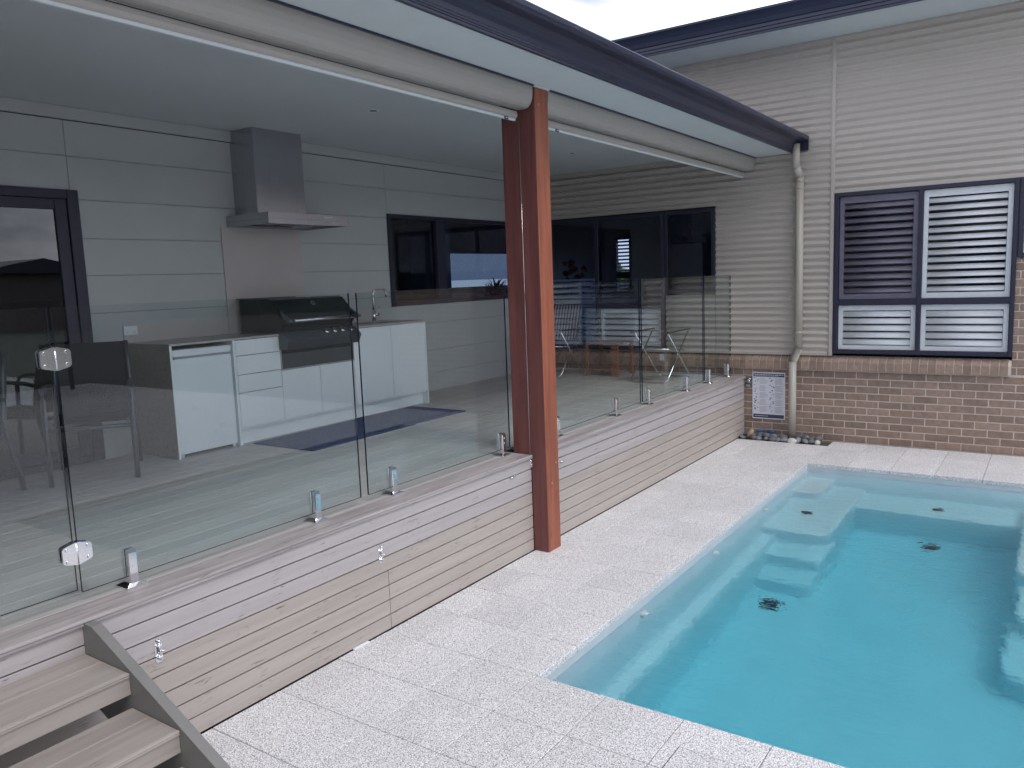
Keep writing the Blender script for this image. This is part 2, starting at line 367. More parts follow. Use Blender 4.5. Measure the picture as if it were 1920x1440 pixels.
for i in range(len(ys)-1):
    y0, y1 = ys[i], ys[i+1]
    for j in range(len(xs)-1):
        x0, x1 = xs[j], xs[j+1]
        if y1 < 1.2 and x0 > -1.9: continue
        if y0 >= PY0-0.01 and y1 <= PY1+0.01:
            if x0 > -2.3: continue
            if abs(x1+2.17) < 0.01: x1 = PX0
        if y0 >= 9.3 and x1 < -2.1:                       # pebble bed keeps clear of the pavers
            if y0 > 9.36: continue
            y1 = 9.50
        if y0 >= PY1-0.01 and j == 3 : pass
        paver(x0, x1, y0, y1)
for j in range(3): paver(xs[j], xs[j+1], 9.37, 9.50)
b = B(); b.box(-14, XF-0.4, -12, -2.1, -0.04, 0); b.box(XF-0.4, 12, -12, -0.36, -0.04, -0.002); b.box(1.1, 12, -0.36, 9.7, -0.04, -0.002)
b.build('paving_slab', 'paver', paving)

# pool
pool = thing('swimming_pool', (PX0, PY0, -1.2), 'light blue fibreglass plunge pool with moulded corner seat and steps, full of turquoise water', 'swimming pool')
X0, X1, Y0, Y1 = PX0-0.008, PX1, PY0-0.008, PY1+0.008
b = B()
b.extr([(X0, -0.036), (X0, -0.10), (-2.10, -0.56), (-2.08, -0.60), (-1.995, -0.615), (-1.975, -0.66), (-1.95, -1.14), (-1.90, -1.2)], 'y', Y0, Y1, closed=False)
b.quad((-1.90, Y0, -1.2), (X1, Y0, -1.2), (X1, Y1, -1.2), (-1.90, Y1, -1.2))
b.quad((X0, Y0, -0.036), (X1, Y0, -0.036), (X1, Y0, -1.3), (X0, Y0, -1.3))
b.extr([(Y1, -0.036), (Y1, -0.1), (Y1-0.14, -0.56), (Y1-0.3, -1.3)], 'x', X0, X1, closed=False)
b.quad((X1, Y0, -0.036), (X1, Y1, -0.036), (X1, Y1, -1.3), (X1, Y0, -1.3))
b.build('shell', 'poolshell', pool)
q = B(); q.box(X0-0.006, X0+0.004, Y0, Y1, -0.088, -0.040); q.build('rim', 'poolrim', pool)
q = B(); q.box(X0+0.004, X1, Y1-0.004, Y1+0.006, -0.088, -0.040); q.build('rim', 'poolrim', pool)
def round_step(name, pts, z1, z0=-1.22, r=0.035):
    """block with a plan outline, its top edge rounded"""
    bb = bmesh.new(); vs = [bb.verts.new((x, y, z0)) for x, y in pts]; f = bb.faces.new(vs)
    ex = bmesh.ops.extrude_face_region(bb, geom=[f]); top = [v for v in ex['geom'] if isinstance(v, bmesh.types.BMVert)]
    for v in top: v.co.z = z1
    te = [e for e in bb.edges if all(abs(v.co.z-z1) < 1e-6 for v in e.verts)]
    bmesh.ops.bevel(bb, geom=te, offset=r, segments=3, affect='EDGES', profile=0.5)
    q = B(); q.merge(bb); return q.build(name, 'poolshell', pool)
def rr(x0, x1, y0, y1, r, corners):
    """rectangle with some corners rounded: corners subset of 'sw se ne nw'"""
    out = []
    for nm, cx, cy, a0 in (('sw', x0, y0, 180), ('se', x1, y0, 270), ('ne', x1, y1, 0), ('nw', x0, y1, 90)):
        if nm in corners:
            ox, oy = cx + (r if 'w' in nm else -r), cy + (r if 's' in nm else -r)
            for k in range(7):
                a = math.radians(a0 + k*15); out.append((ox + r*math.cos(a), oy + r*math.sin(a)))
        else: out.append((cx, cy))
    return out
round_step('corner_step', rr(-2.3, -1.86, 7.90, 8.75, 0.12, ('se',)), -0.27)
round_step('corner_seat', rr(-2.3, -1.545, 6.85, 8.75, 0.14, ('se',)), -0.46)
round_step('bench_seat', rr(-1.60, 0.98, 7.90, 8.75, 0.02, ()), -0.545)
round_step('entry_step', rr(-2.3, -1.52, 6.50, 7.1, 0.08, ('se',)), -0.74)
round_step('entry_step', rr(-2.3, -1.53, 6.20, 6.9, 0.08, ('se',)), -0.97)
round_step('side_seat', rr(-0.20, 1.0, 6.55, 8.4, 0.22, ('sw',)), -0.45)
round_step('side_step', rr(-0.17, 1.0, 5.95, 6.7, 0.20, ('sw',)), -0.68)
round_step('side_step', rr(-0.22, 1.0, 5.35, 6.2, 0.20, ('sw',)), -0.92)
for y, z in ((4.49, -0.17), (5.80, -0.19), (7.06, -0.16)):
    q = B(); q.tube([(-2.16, y, z), (-2.125, y, z)], 0.036, 16); q.ball((-2.128, y, z), 0.024); q.build('water_jet', 'nozzle', pool)
for x, y, z, r in ((-1.77, 5.97, -1.197, 0.075), (-0.88, 7.72, -1.197, 0.075), (-1.87, 7.43, -0.457, 0.055), (-0.86, 8.13, -0.542, 0.05)):
    q = B(); q.tube([(x, y, z), (x, y, z+0.012)], r, 20); q.build('drain_cover', 'drain', pool)
wb = B(); wb.box(X0-0.012, X1+0.01, Y0-0.004, Y1+0.004, -1.26, ZW)
wo_ = wb.build('water', 'water', kind='structure')
# skimmer lid set in the paving
lid = thing('skimmer_lid', (-1.14, 2.89, 0), 'square paver lid with dark seam in the paving at the near edge of the pool', 'access lid')
bx('rim', 'gap', lid, -1.295, -0.985, 2.735, 3.045, 0.0, 0.0022)
bx('cover', 'paver', lid, -1.29, -0.99, 2.74, 3.04, 0.0008, 0.0045)

# ================================================================== RAISED DECK
deck = thing('raised_deck', (-4.7, 4, 0), 'raised patio deck with grey composite floor boards and beige grey slatted front', 'deck')
BW = 0.0895
zs = [0.0 + 0.0903*i for i in range(9)]       # facade boards
PW0, PW1 = 4.885, 5.06                       # post width in y
for i in range(8):
    m = 'fascia_lo' if i < 5 else 'fascia_hi'
    segs = [(DECK0, 3.303), (3.307, PW0-0.003), (PW1+0.003, 9.75)] if i < 4 else [(DECK0, PW0-0.003), (PW1+0.003, 9.75)]
    if i in (5, 6, 7): segs = [(DECK0, PW0-0.003), (PW1+0.003, 9.75)]
    for a, c in segs:
        bx('cladding_board', m, deck, XF-0.022, XF, a, c, zs[i]+0.004, zs[i+1]-0.003, bev=0.0012)
bx('front_frame', 'gap', deck, XF-0.08, XF-0.03, DECK0, 9.78, 0.0, 0.70)
# return of the slatted front at the far end
for i in range(8): bx('end_board', 'fascia_hi', deck, XF-0.022, XF-0.001, 9.753, 9.775, zs[i]+0.004, zs[i+1]-0.003)
# nosing boards with a groove
prof = [(-3.40, 0.718), (-3.40, ZD), (-3.225, ZD), (-3.219, ZD-0.004), (-3.218, ZD-0.011), (-3.223, ZD-0.013), (-3.223, ZD-0.016), (-3.218, ZD-0.018), (-3.218, ZD-0.025)]
for a, c in ((DECK0, 1.2), (1.203, PW0-0.003), (PW1+0.003, 9.79)):
    B().extr(prof, 'y', a, c).build('nosing_board', 'nosing', deck)
# infill below nosing next to the inner post
# floor boards running along the deck
nb = 20; wd = (6.27-3.403)/nb
for k in range(nb):
    x1 = -3.403 - k*wd; x0 = x1 - wd + 0.0065
    cuts = [DECK0, 1.3 + (k*2.37 % 2.6), 5.6 + (k*1.71 % 2.4), 9.79]
    if k == 0: cuts = [DECK0, PW0-0.003, PW1+0.003, 9.79]
    for a, c in zip(cuts, cuts[1:]):
        if k == 0 and abs(a-(PW0-0.003)) < 1e-6: continue
        if k == 0: x1 = -3.403
        bx('floor_board', 'deck', deck, x0, x1, a+0.0015, c-0.0015, ZD-0.024, ZD, bev=0.0015)
bx('joist_layer', 'gap', deck, -6.27, -3.41, DECK0, 9.79, 0.60, 0.715)
# barrel bolts on the hatch, a screw eye and a metal strip
for y, z in ((1.841, 0.478), (3.25, 0.478)):
    q = B()
    pts = [(y-0.017, z-0.045), (y-0.010, z-0.053), (y+0.010, z-0.053), (y+0.017, z-0.045), (y+0.017, z+0.045), (y+0.010, z+0.053), (y-0.010, z+0.053), (y-0.017, z+0.045)]
    q.extr([(p[0], p[1]) for p in pts], 'x', XF, XF+0.003)
    bolt = q.build('barrel_bolt', 'chrome', deck)
    q = B(); q.tube([(XF+0.010, y, z-0.040), (XF+0.010, y, z+0.048)], 0.0055, 10); q.ball((XF+0.011, y, z+0.046), 0.009)
    q.box(XF+0.001, XF+0.017, y-0.012, y+0.012, z+0.022, z+0.030, bev=0.002); q.box(XF+0.001, XF+0.017, y-0.012, y+0.012, z-0.032, z-0.022, bev=0.002)
    q.tube([(XF+0.010, y, z), (XF+0.022, y+0.020, z)], 0.004, 8); q.build('bolt_rod', 'chrome', bolt)
q = B(); q.tube([(XF, 4.60, 0.628), (XF+0.012, 4.60, 0.628)], 0.006, 8); q.tube([(XF+0.012, 4.60, 0.628), (XF+0.013, 4.65, 0.633)], 0.0035, 8); q.tube([(XF, 4.65, 0.633), (XF+0.012, 4.65, 0.633)], 0.006, 8)
q.build('hook_and_eye', 'chrome', deck)
q = B(); q.tube([(XF, 5.30, 0.60), (XF+0.012, 5.30, 0.60)], 0.006, 8); q.tube([(XF+0.012, 5.30, 0.60), (XF+0.013, 5.34, 0.603)], 0.0035, 8)
q.build('hook_and_eye', 'chrome', deck)
strip = B().box(XF+0.002, XF+0.022, 2.98, 3.10, 0.0, 0.009, bev=0.002).build('metal_strip', 'plastic', label='small bright metal strip lying on the paving against the foot of the deck front', cat='metal strip')

# ================================================================== STAIRS
st = thing('timber_stairs', (-2.9, 1.1, 0), 'beige composite open riser steps with grey side stringer going down from the glass gate', 'stairs')
YS = 1.53
for k in range(4):
    z = 0.600 - 0.1415*k; xa, xb = XF + 0.002 + 0.0 + 0.305*k, XF + 0.328 + 0.305*k
    if k: xa += 0.02
    mid = (xa+xb)/2
    for u, v in ((xa, mid-0.03), (mid-0.027, xb-0.004)):
        bx('tread_board', 'tread', st, u, v, 0.30, YS-0.002, z-0.024, z, bev=0.0025)
    q = B(); q.extr([(xb-0.026, z-0.088), (xb-0.002, z-0.088), (xb-0.002, z-0.022), (xb+0.003, z-0.020), (xb+0.004, z-0.014), (xb+0.001, z-0.012), (xb+0.001, z-0.009), (xb+0.004, z-0.007), (xb+0.002, z-0.0012), (xb-0.003, z-0.0005), (xb-0.003, z-0.0255), (xb-0.026, z-0.0255)], 'y', 0.30, YS-0.002)
    q.build('tread_edge', 'tread', st)
for y in (YS, 0.26):
    q = B(); q.extr([(XF+0.002, 0.728), (XF+0.075, 0.728), (XF+1.60, -0.001+0.03), (XF+1.60, 0.0), (XF+1.0, 0.0), (XF+0.002, 0.40)], 'y', y, y+0.042)
    q.build('stringer', 'stringer', st)

# ================================================================== BRICK HOUSE (far wing)
house = thing('brick_house', (-2.5, YB, 0), 'brick house wing with corrugated cream cladding above the brick base, louvred windows and dark eave', 'house')
BP, CH = 0.2418, 0.0838            # brick pitch, course height
SILLZ0, SILLZ1 = 0.853, 1.020
# brick courses: shared brick mesh
def brick_mesh(w, h, d=0.10):
    o = B().box(-w/2, w/2, -d/2, d/2, -h/2, h/2, bev=0.0022)
    bm = o.bm; me = bpy.data.meshes.new('brick'); bmesh.ops.recalc_face_normals(bm, faces=list(bm.faces)); bm.to_mesh(me); bm.free(); me.materials.append(M['brick']); return me
BM = {}
far_bricks = B()
def place_brick(x0, x1, z0, z1, yf=YB):
    w, h = round(x1-x0, 4), round(z1-z0, 4)
    if w < 0.02 or h < 0.015: return
    if x0 > 0.35:
        far_bricks.box(x0, x1, yf, yf+0.1, z0, z1); return
    if (w, h) not in BM: BM[(w, h)] = brick_mesh(w, h)
    o = link(BM[(w, h)], 'brick', ((x0+x1)/2, yf+0.05+random.uniform(-0.001, 0.0012), (z0+z1)/2), house)
def course(x0, x1, z0, z1, off):
    k = math.floor((x0-off)/BP)
    x = off + k*BP
    while x < x1:
        a, c = max(x, x0), min(x+BP-0.0115, x1)
        if c-a > 0.02: place_brick(a, c, z0, z1)
        x += BP
for i in range(-1, 10):
    z1 = 0.832 - CH*(9-i); z0 = z1 - CH + 0.0115
    if z1 < -0.02: continue
    off = -1.1752*2.05 if False else (-2.409 if (i % 2) else -2.409 + BP/2)
    if i == 9: z1 += 0.0
    # outside, right of the deck
    course(-3.25, 2.2, z0, z1, off)
    if z0 > ZD-0.09: course(-6.26, -3.26, max(z0, ZD+0.001), z1, off)
place_bricks_top = [(-6.26, 2.2)]
# thin strip of the course hidden below the projecting sill
z1 = SILLZ0-0.004; z0 = 0.832+0.0095
far_bricks.box(0.36, 2.2, YB, YB+0.1, z0, z1)
k = 0; x = -6.26
while x < 0.35:
    place_brick(x, min(x+BP-0.0115, 0.35), z0, z1); x += BP
# right of the window the wall is brick up to the small window
XR = -0.405
zz = SILLZ0; i = 0
while zz < 2.03:
    off = (-2.409 if (i % 2) else -2.409 + BP/2)
    course(XR, 2.2, zz+0.005, zz+CH-0.0045, off); zz += CH; i += 1
# header course sill, projecting and sloping
SP = 0.0842
def sill_mesh():
    q = B(); w = SP-0.010
    q.extr([(YB-0.056, SILLZ0), (YB-0.054, SILLZ0+0.098), (YB-0.050, SILLZ0+0.103), (YB+0.012, SILLZ1), (YB+0.08, SILLZ1), (YB+0.08, SILLZ0)], 'x', -w/2, w/2)
    bm = q.bm; bmesh.ops.recalc_face_normals(bm, faces=list(bm.faces))
    c = Vector((0, YB, (SILLZ0+SILLZ1)/2))
    for v in bm.verts: v.co -= c
    me = bpy.data.meshes.new('sill_brick'); bm.to_mesh(me); bm.free(); me.materials.append(M['brick']); return me, c
sm, scn = sill_mesh()
x = -6.24
while x + SP < XR:
    link(sm, 'sill_brick', (x+SP/2, scn.y + random.uniform(-0.001, 0.001), scn.z), house); x += SP
q = B(); q.extr([(YB-0.049, SILLZ0+0.004), (YB-0.049, SILLZ0+0.094), (YB+0.016, SILLZ1-0.007), (YB+0.09, SILLZ1-0.006), (YB+0.09, SILLZ0+0.004)], 'x', -6.27, XR-0.002)
q.box(-6.27, 2.2, YB+0.004, YB+0.12, -0.3, SILLZ0+0.003); q.box(XR, 2.2, YB+0.004, YB+0.12, SILLZ0+0.003, 2.06)
q.build('mortar', 'mortar', house)
fb = far_bricks.build('brick_field', 'brick', house, kind='stuff')
# corrugated sheets
CP, CA = 0.0805, 0.0115
def sheet(x0, x1, z0, z1, y=YB-0.001):
    n = max(2, int((z1-z0)/CP*10)); pr = []
    for i in range(n+1):
        z = z0 + (z1-z0)*i/n; pr.append((y - CA*(1+math.cos(2*PI*(z-1.04)/CP)), z))
    q = B(); q.extr(pr, 'x', x0, x1, closed=False, smooth=True)
    return q.build('cladding_sheet', 'cladding', house, norm=False)
WTOP = 4.62
sheet(-3.605, -2.238, 1.045, WTOP); sheet(-4.28, -3.61, 1.045, 1.765); sheet(-6.28, -3.605, 2.86, WTOP)
sheet(-2.20, 2.2, 2.93, WTOP)
q = B(); q.box(-6.6, -3.62, YB+0.02, YB+0.1, 2.84, WTOP); q.box(-3.62, -2.2, YB+0.02, YB+0.1, 1.03, WTOP); q.box(-4.25, -3.62, YB+0.02, YB+0.1, 1.03, 1.78)
q.box(-2.2, 2.2, YB+0.02, YB+0.1, 2.91, WTOP); q.build('wall_framing', 'gap', house)
bx('cover_strip', 'trim', house, -2.238, -2.198, YB-0.028, YB+0.02, 1.022, WTOP, bev=0.003)
bx('cover_strip', 'trim', house, -2.252, -2.239, YB-0.018, YB+0.02, 1.022, WTOP, bev=0.002)
bx('flashing', 'trim', house, -6.26, -2.255, YB-0.022, YB+0.01, 1.021, 1.043, bev=0.002)
bx('head_flashing', 'trim', house, -2.196, 2.2, YB-0.024, YB+0.02, 2.885, 2.93, bev=0.003)
# louvred windows ----------------------------------------------------
def slat_mesh(w, name, m, depth=0.066, tilt=40, th=0.0085):
    a = math.radians(tilt); q = []
    for k in range(8):
        t = k*2*PI/8; u, v = math.cos(t)*depth/2, math.sin(t)*th/2
        # outer edge (towards -y) lower
        q.append((u*math.sin(a) - v*math.cos(a), u*math.cos(a) + v*math.sin(a)))
    bb = B(); bb.extr([(p[0], p[1]) for p in q], 'x', -w/2, w/2, smooth=True)
    bm = bb.bm; bmesh.ops.recalc_face_normals(bm, faces=list(bm.faces))
    me = bpy.data.meshes.new(name); bm.to_mesh(me); bm.free(); me.materials.append(M[m]); return me
def shutter(win, x0, x1, z0, z1, m, tilt, yc, rail=0.075, stile=0.048, pitch=0.0795):
    q = B()
    q.box(x0, x0+stile, yc-0.014, yc+0.014, z0, z1, bev=0.002); q.box(x1-stile, x1, yc-0.014, yc+0.014, z0, z1, bev=0.002)
    q.box(x0+stile, x1-stile, yc-0.013, yc+0.013, z1-rail, z1, bev=0.002); q.box(x0+stile, x1-stile, yc-0.013, yc+0.013, z0, z0+rail*0.8, bev=0.002)
    q.build('shutter_frame', m, win)
    a, c = z0+rail*0.8, z1-rail; n = max(1, round((c-a)/pitch)); p = (c-a)/n
    me = slat_mesh(x1-x0-2*stile-0.006, 'louvre_slat', m, 0.070, tilt)
    for k in range(n):
        link(me, 'louvre_slat', ((x0+x1)/2, yc, a+p*(k+0.5)), win)
def frame(win, x0, x1, z0, z1, t=0.045, y0=YB-0.035, y1=YB+0.07, m='frame', name='frame'):
    q = B(); q.box(x0, x0+t, y0, y1, z0, z1, bev=0.002); q.box(x1-t, x1, y0, y1, z0, z1, bev=0.002)
    q.box(x0+t, x1-t, y0+0.001, y1, z1-t, z1, bev=0.002); q.box(x0+t, x1-t, y0+0.001, y1, z0, z0+t, bev=0.002)
    return q.build(name, m, win)
W = B().box(-2.196, -2.186, YB-0.02, YB+0.07, 1.03, 2.884).build('shuttered_window', 'frame', house)
frame(W, -2.186, XR, 1.052, 2.884, 0.040)
YS_ = YB+0.012
bx('mullion', 'frame', W, -1.325, -1.283, YB-0.033, YB+0.069, 1.092, 2.844, bev=0.002)
q = B(); q.box(-2.146, -1.326, YB-0.030, YB+0.069, 1.612, 1.672, bev=0.002); q.box(-1.282, XR-0.04, YB-0.030, YB+0.069, 1.612, 1.672, bev=0.002); q.build('transom', 'frame', W)
shutter(W, -2.140, -1.330, 1.676, 2.838, 'shut_dark', 38, YB+0.022)
shutter(W, -1.278, XR-0.046, 1.676, 2.838, 'shut_white', 38, YB+0.022)
shutter(W, -2.140, -1.330, 1.098, 1.606, 'shut_white', 18, YB+0.022, rail=0.06)
shutter(W, -1.278, XR-0.046, 1.098, 1.606, 'shut_white', 18, YB+0.022, rail=0.06)
for (a, c, d, e) in ((-2.146, -1.326, 1.672, 2.844), (-1.282, XR-0.04, 1.672, 2.844), (-2.146, -1.326, 1.092, 1.612), (-1.282, XR-0.04, 1.092, 1.612)):
    bx('pane', 'window_glass', W, a, c, YB-0.016, YB-0.011, d, e)
W2 = B().box(XR+0.002, XR+0.012, YB-0.02, YB+0.07, 2.10, 2.884).build('high_window', 'frame', house)
frame(W2, XR+0.012, 1.2, 2.08, 2.884, 0.038)
shutter(W2, XR+0.054, 0.38, 2.122, 2.842, 'shut_white', 38, YB+0.022)
bx('pane', 'window_glass', W2, XR+0.05, 1.16, YB-0.016, YB-0.011, 2.118, 2.846)
# end wall windows seen through the patio
W3 = B().box(-6.27, -6.26, YB-0.02, YB+0.07, 1.03, 2.83).build('corner_window', 'frame', house)
frame(W3, -6.26, -4.30, 1.045, 2.835, 0.045)
bx('mullion', 'frame', W3, -5.315, -5.262, YB-0.03, YB+0.069, 1.09, 2.79, bev=0.002)
bx('transom', 'frame', W3, -5.261, -4.345, YB-0.028, YB+0.069, 1.60, 1.655, bev=0.002)
shutter(W3, -6.21, -5.320, 1.095, 1.62, 'shut_white', 20, YB+0.022, rail=0.06)
shutter(W3, -6.21, -5.320, 1.63, 2.02, 'shut_white', 38, YB+0.022, rail=0.03)
shutter(W3, -5.256, -4.350, 1.095, 1.595, 'shut_white', 20, YB+0.022, rail=0.06)
bx('pane', 'window_tint', W3, -6.215, -5.315, YB-0.016, YB-0.011, 1.09, 2.79)
bx('pane', 'window_tint', W3, -5.262, -4.345, YB-0.016, YB-0.011, 1.655, 2.79)
bx('pane', 'window_glass', W3, -5.262, -4.345, YB-0.016, YB-0.011, 1.09, 1.60)
W4 = B().box(-4.298, -4.290, YB-0.02, YB+0.07, 1.79, 2.83).build('narrow_window', 'frame', house)
frame(W4, -4.29, -3.61, 1.79, 2.835, 0.045)
bx('pane', 'window_tint', W4, -4.245, -3.655, YB-0.016, YB-0.011, 1.835, 2.79)
bx('blind', 'sling', W4, -4.24, -3.66, YB+0.05, YB+0.054, 1.84, 2.785)
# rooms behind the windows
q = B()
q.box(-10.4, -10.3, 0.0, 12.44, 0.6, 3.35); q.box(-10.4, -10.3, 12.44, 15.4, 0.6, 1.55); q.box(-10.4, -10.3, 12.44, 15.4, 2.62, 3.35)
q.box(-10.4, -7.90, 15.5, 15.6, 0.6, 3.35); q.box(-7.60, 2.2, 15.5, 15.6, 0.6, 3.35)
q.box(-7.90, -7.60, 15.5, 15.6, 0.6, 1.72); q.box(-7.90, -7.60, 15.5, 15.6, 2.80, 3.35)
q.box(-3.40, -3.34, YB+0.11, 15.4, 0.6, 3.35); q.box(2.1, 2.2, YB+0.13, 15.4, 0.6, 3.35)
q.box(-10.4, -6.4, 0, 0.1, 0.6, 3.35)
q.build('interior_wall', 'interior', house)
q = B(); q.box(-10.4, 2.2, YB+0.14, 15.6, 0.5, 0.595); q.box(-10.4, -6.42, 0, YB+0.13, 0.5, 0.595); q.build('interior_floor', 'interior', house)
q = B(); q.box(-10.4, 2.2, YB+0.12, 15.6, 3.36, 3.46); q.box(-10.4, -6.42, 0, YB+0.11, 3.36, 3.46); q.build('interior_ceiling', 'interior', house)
LW = B().box(-7.92, -7.58, 15.46, 15.49, 2.80, 2.84).build('louvred_back_window', 'frame', house)
me = slat_mesh(0.30, 'louvre_slat', 'shut_white', 0.05, 35)
z = 1.78
while z < 2.78:
    if not 2.02 < z < 2.12: link(me, 'louvre_slat', (-7.75, 15.55, z), LW)
    z += 0.075
bx('middle_rail', 'frame', LW, -7.90, -7.60, 15.50, 15.60, 1.99, 2.12)
# upper roof edge
bx('eave_soffit', 'soffit', house, -6.6, 3.0, 9.10, YB-0.002, 4.60, 4.62)
bx('wall_bead', 'trim', house, -6.6, 3.0, YB-0.04, YB-0.003, 4.575, 4.599, bev=0.003)
gp = [(9.10, 4.60), (9.085, 4.60), (9.085, 4.625), (9.075, 4.63), (9.08, 4.66), (9.07, 4.665), (9.075, 4.70), (9.062, 4.705), (9.05, 4.75), (9.03, 4.79), (9.015, 4.81), (9.0, 4.825), (9.0, 4.845), (9.015, 4.845), (9.10, 4.80)]
B().extr(gp, 'x', -6.6, 3.0).build('eave_gutter', 'gutter', house)
q = B(); q.extr([(9.06, 4.80), (9.06, 4.865), (16.2, 5.6), (16.2, 5.3), (9.2, 4.70)], 'x', -6.65, 3.0); q.build('roof_sheet', 'gutter', house)
# fascia and gable end strip
bx('barge_board', 'gutter', house, -6.72, -6.66, 9.04, 16.2, 4.60, 4.86)
# ================================================================== PATIO WING: rear wall, ceiling, roof
wing = thing('patio_wing', (-5, 4, 0), 'covered patio wing with pale panelled rear wall, white ceiling and dark blue gutter', 'building')
zj = [ZD-0.02, 0.96, 1.235, 1.565, 1.905, 2.20, 2.487, 2.783, 3.105, 3.37]
yj = [-2.0, 0.9, 3.240, 6.725, YB-0.012]
def panel(y0, y1, z0, z1):
    if y1-y0 < 0.03 or z1-z0 < 0.03: return
    bx('wall_panel', 'wallpanel', wing, XW-0.02, XW, y0+0.0016, y1-0.0016, z0+0.0014, z1-0.0014, bev=0.0015)
holes = [(0.6, 3.240, 0.6, 2.85), (6.725, 9.27, 1.79, 2.83)]
for a, c in zip(yj, yj[1:]):
    for d, e in zip(zj, zj[1:]):
        segs = [(a, c, d, e)]
        for (h0, h1, k0, k1) in holes:
            out = []
            for (p0, p1, r0, r1) in segs:
                if p1 <= h0 or p0 >= h1 or r1 <= k0 or r0 >= k1: out.append((p0, p1, r0, r1)); continue
                if p0 < h0: out.append((p0, h0, r0, r1))
                if p1 > h1: out.append((h1, p1, r0, r1))
                m0, m1 = max(p0, h0), min(p1, h1)
                if r0 < k0: out.append((m0, m1, r0, k0))
                if r1 > k1: out.append((m0, m1, k1, r1))
            segs = out
        for s_ in segs: panel(*s_)
q = B(); q.box(XW-0.12, XW-0.022, -2, 0.6, 0.6, 3.5); q.box(XW-0.12, XW-0.022, 0.6, 3.29, 2.85, 3.5); q.box(XW-0.12, XW-0.022, 3.29, 6.72, 0.6, 3.5)
q.box(XW-0.12, XW-0.022, 6.72, 9.275, 0.6, 1.785); q.box(XW-0.12, XW-0.022, 6.72, 9.275, 2.835, 3.5); q.box(XW-0.12, XW-0.022, 9.275, YB-0.012, 0.6, 3.5)
q.build('wall_framing', 'panel_joint', wing)
bx('cornice', 'wallpanel', wing, XW-0.001, XW+0.022, -2, YB-0.03, 3.375, 3.468, bev=0.002)
bx('cornice', 'trim', wing, XW+0.024, -3.5, YB-0.045, YB-0.022, 3.42, 3.468, bev=0.002)
bx('ceiling', 'ceiling', wing, XW-0.1, -3.26, -2, YB-0.02, 3.47, 3.49)
bx('bulkhead', 'soffit', wing, -3.26, -3.235, -2, YB-0.02, 3.386, 3.49)
bx('soffit', 'soffit', wing, -3.234, -2.662, -2, YB-0.02, 3.39, 3.41)
bx('shadow_trim', 'gutter', wing, -3.112, -3.094, -2, YB-0.02, 3.378, 3.3895, bev=0.002)
gp = [(-2.664, 3.60), (-2.664, 3.378), (-2.640, 3.378), (-2.640, 3.392), (-2.634, 3.394), (-2.634, 3.402), (-2.628, 3.404), (-2.628, 3.413), (-2.622, 3.416), (-2.619, 3.442), (-2.610, 3.468), (-2.590, 3.489), (-2.560, 3.500), (-2.525, 3.504), (-2.500, 3.508), (-2.488, 3.514), (-2.480, 3.526), (-2.477, 3.550), (-2.481, 3.557), (-2.494, 3.557), (-2.504, 3.535), (-2.64, 3.47), (-2.655, 3.60)]
B().extr(gp, 'y', -2, 9.765).build('gutter', 'gutter', wing)
bx('gutter_end', 'gutter', wing, -2.655, -2.484, 9.768, 9.772, 3.40, 3.553)
bx('gutter_joint', 'gutter', wing, -2.481, -2.478, 4.38, 4.42, 3.53, 3.554)
q = B(); q.extr([(-2.56, 3.585), (-2.56, 3.60), (-6.7, 3.86), (-6.7, 3.80)], 'y', -2.2, YB-0.02); q.build('roof_sheet', 'roofsheet', wing)
for x, y in ((-4.74, 4.99), (-4.74, 8.24), (-4.74, 1.9)):
    q = B(); q.tube([(x, y, 3.466), (x, y, 3.4695)], 0.052, 24); d_ = q.build('downlight', 'plastic', wing)
    q = B(); q.tube([(x, y, 3.4640), (x, y, 3.4655)], 0.032, 20); q.build('lens', 'shut_dark', d_)
# rear wall window (behind the sink)
W5 = B().box(XW-0.07, XW+0.02, 6.722, 6.728, 1.79, 2.83).build('patio_window', 'frame', wing)
q = B(); q.box(XW-0.07, XW+0.022, 6.73, 6.775, 1.795, 2.828, bev=0.002); q.box(XW-0.07, XW+0.022, 9.225, 9.268, 1.795, 2.828, bev=0.002)
q.box(XW-0.07, XW+0.020, 6.776, 9.224, 2.785, 2.828, bev=0.002); q.box(XW-0.07, XW+0.020, 6.776, 9.224, 1.795, 1.84, bev=0.002); q.build('frame', 'frame', W5)
bx('mullion', 'frame', W5, XW-0.065, XW+0.018, 7.56, 7.72, 1.841, 2.784, bev=0.002)
bx('pane', 'window_tint', W5, XW-0.03, XW-0.024, 6.776, 7.559, 1.841, 2.784)
bx('pane', 'window_tint', W5, XW-0.03, XW-0.024, 7.721, 9.224, 1.841, 2.784)
bx('wall_edge', 'interior', house, -7.5, -6.9, 8.45, 8.6, 0.6, 3.35)
# sliding door
D = B().box(XW-0.07, XW+0.02, 3.283, 3.289, 0.75, 2.85).build('sliding_door', 'frame', wing)
q = B(); q.box(XW-0.07, XW+0.028, 3.20, 3.282, 0.745, 2.848, bev=0.002); q.box(XW-0.07, XW+0.026, 0.61, 3.199, 2.78, 2.846, bev=0.002); q.box(XW-0.07, XW+0.02, 0.61, 3.199, 0.745, 0.80, bev=0.002); q.build('frame', 'frame', D)
q = B(); q.box(XW-0.03, XW+0.010, 3.11, 3.198, 0.802, 2.778, bev=0.002); q.box(XW-0.03, XW+0.008, 0.62, 3.109, 2.70, 2.778, bev=0.002); q.box(XW-0.03, XW+0.008, 0.62, 3.109, 0.802, 0.88, bev=0.002); q.box(XW-0.03, XW+0.010, 1.70, 1.78, 0.802, 2.778, bev=0.002); q.build('door_leaf', 'frame', D)
bx('pane', 'door_glass', D, XW-0.012, XW-0.006, 1.781, 3.108, 0.882, 2.698)
bx('pane', 'door_glass', D, XW-0.012, XW-0.006, 0.63, 1.699, 0.882, 2.698)

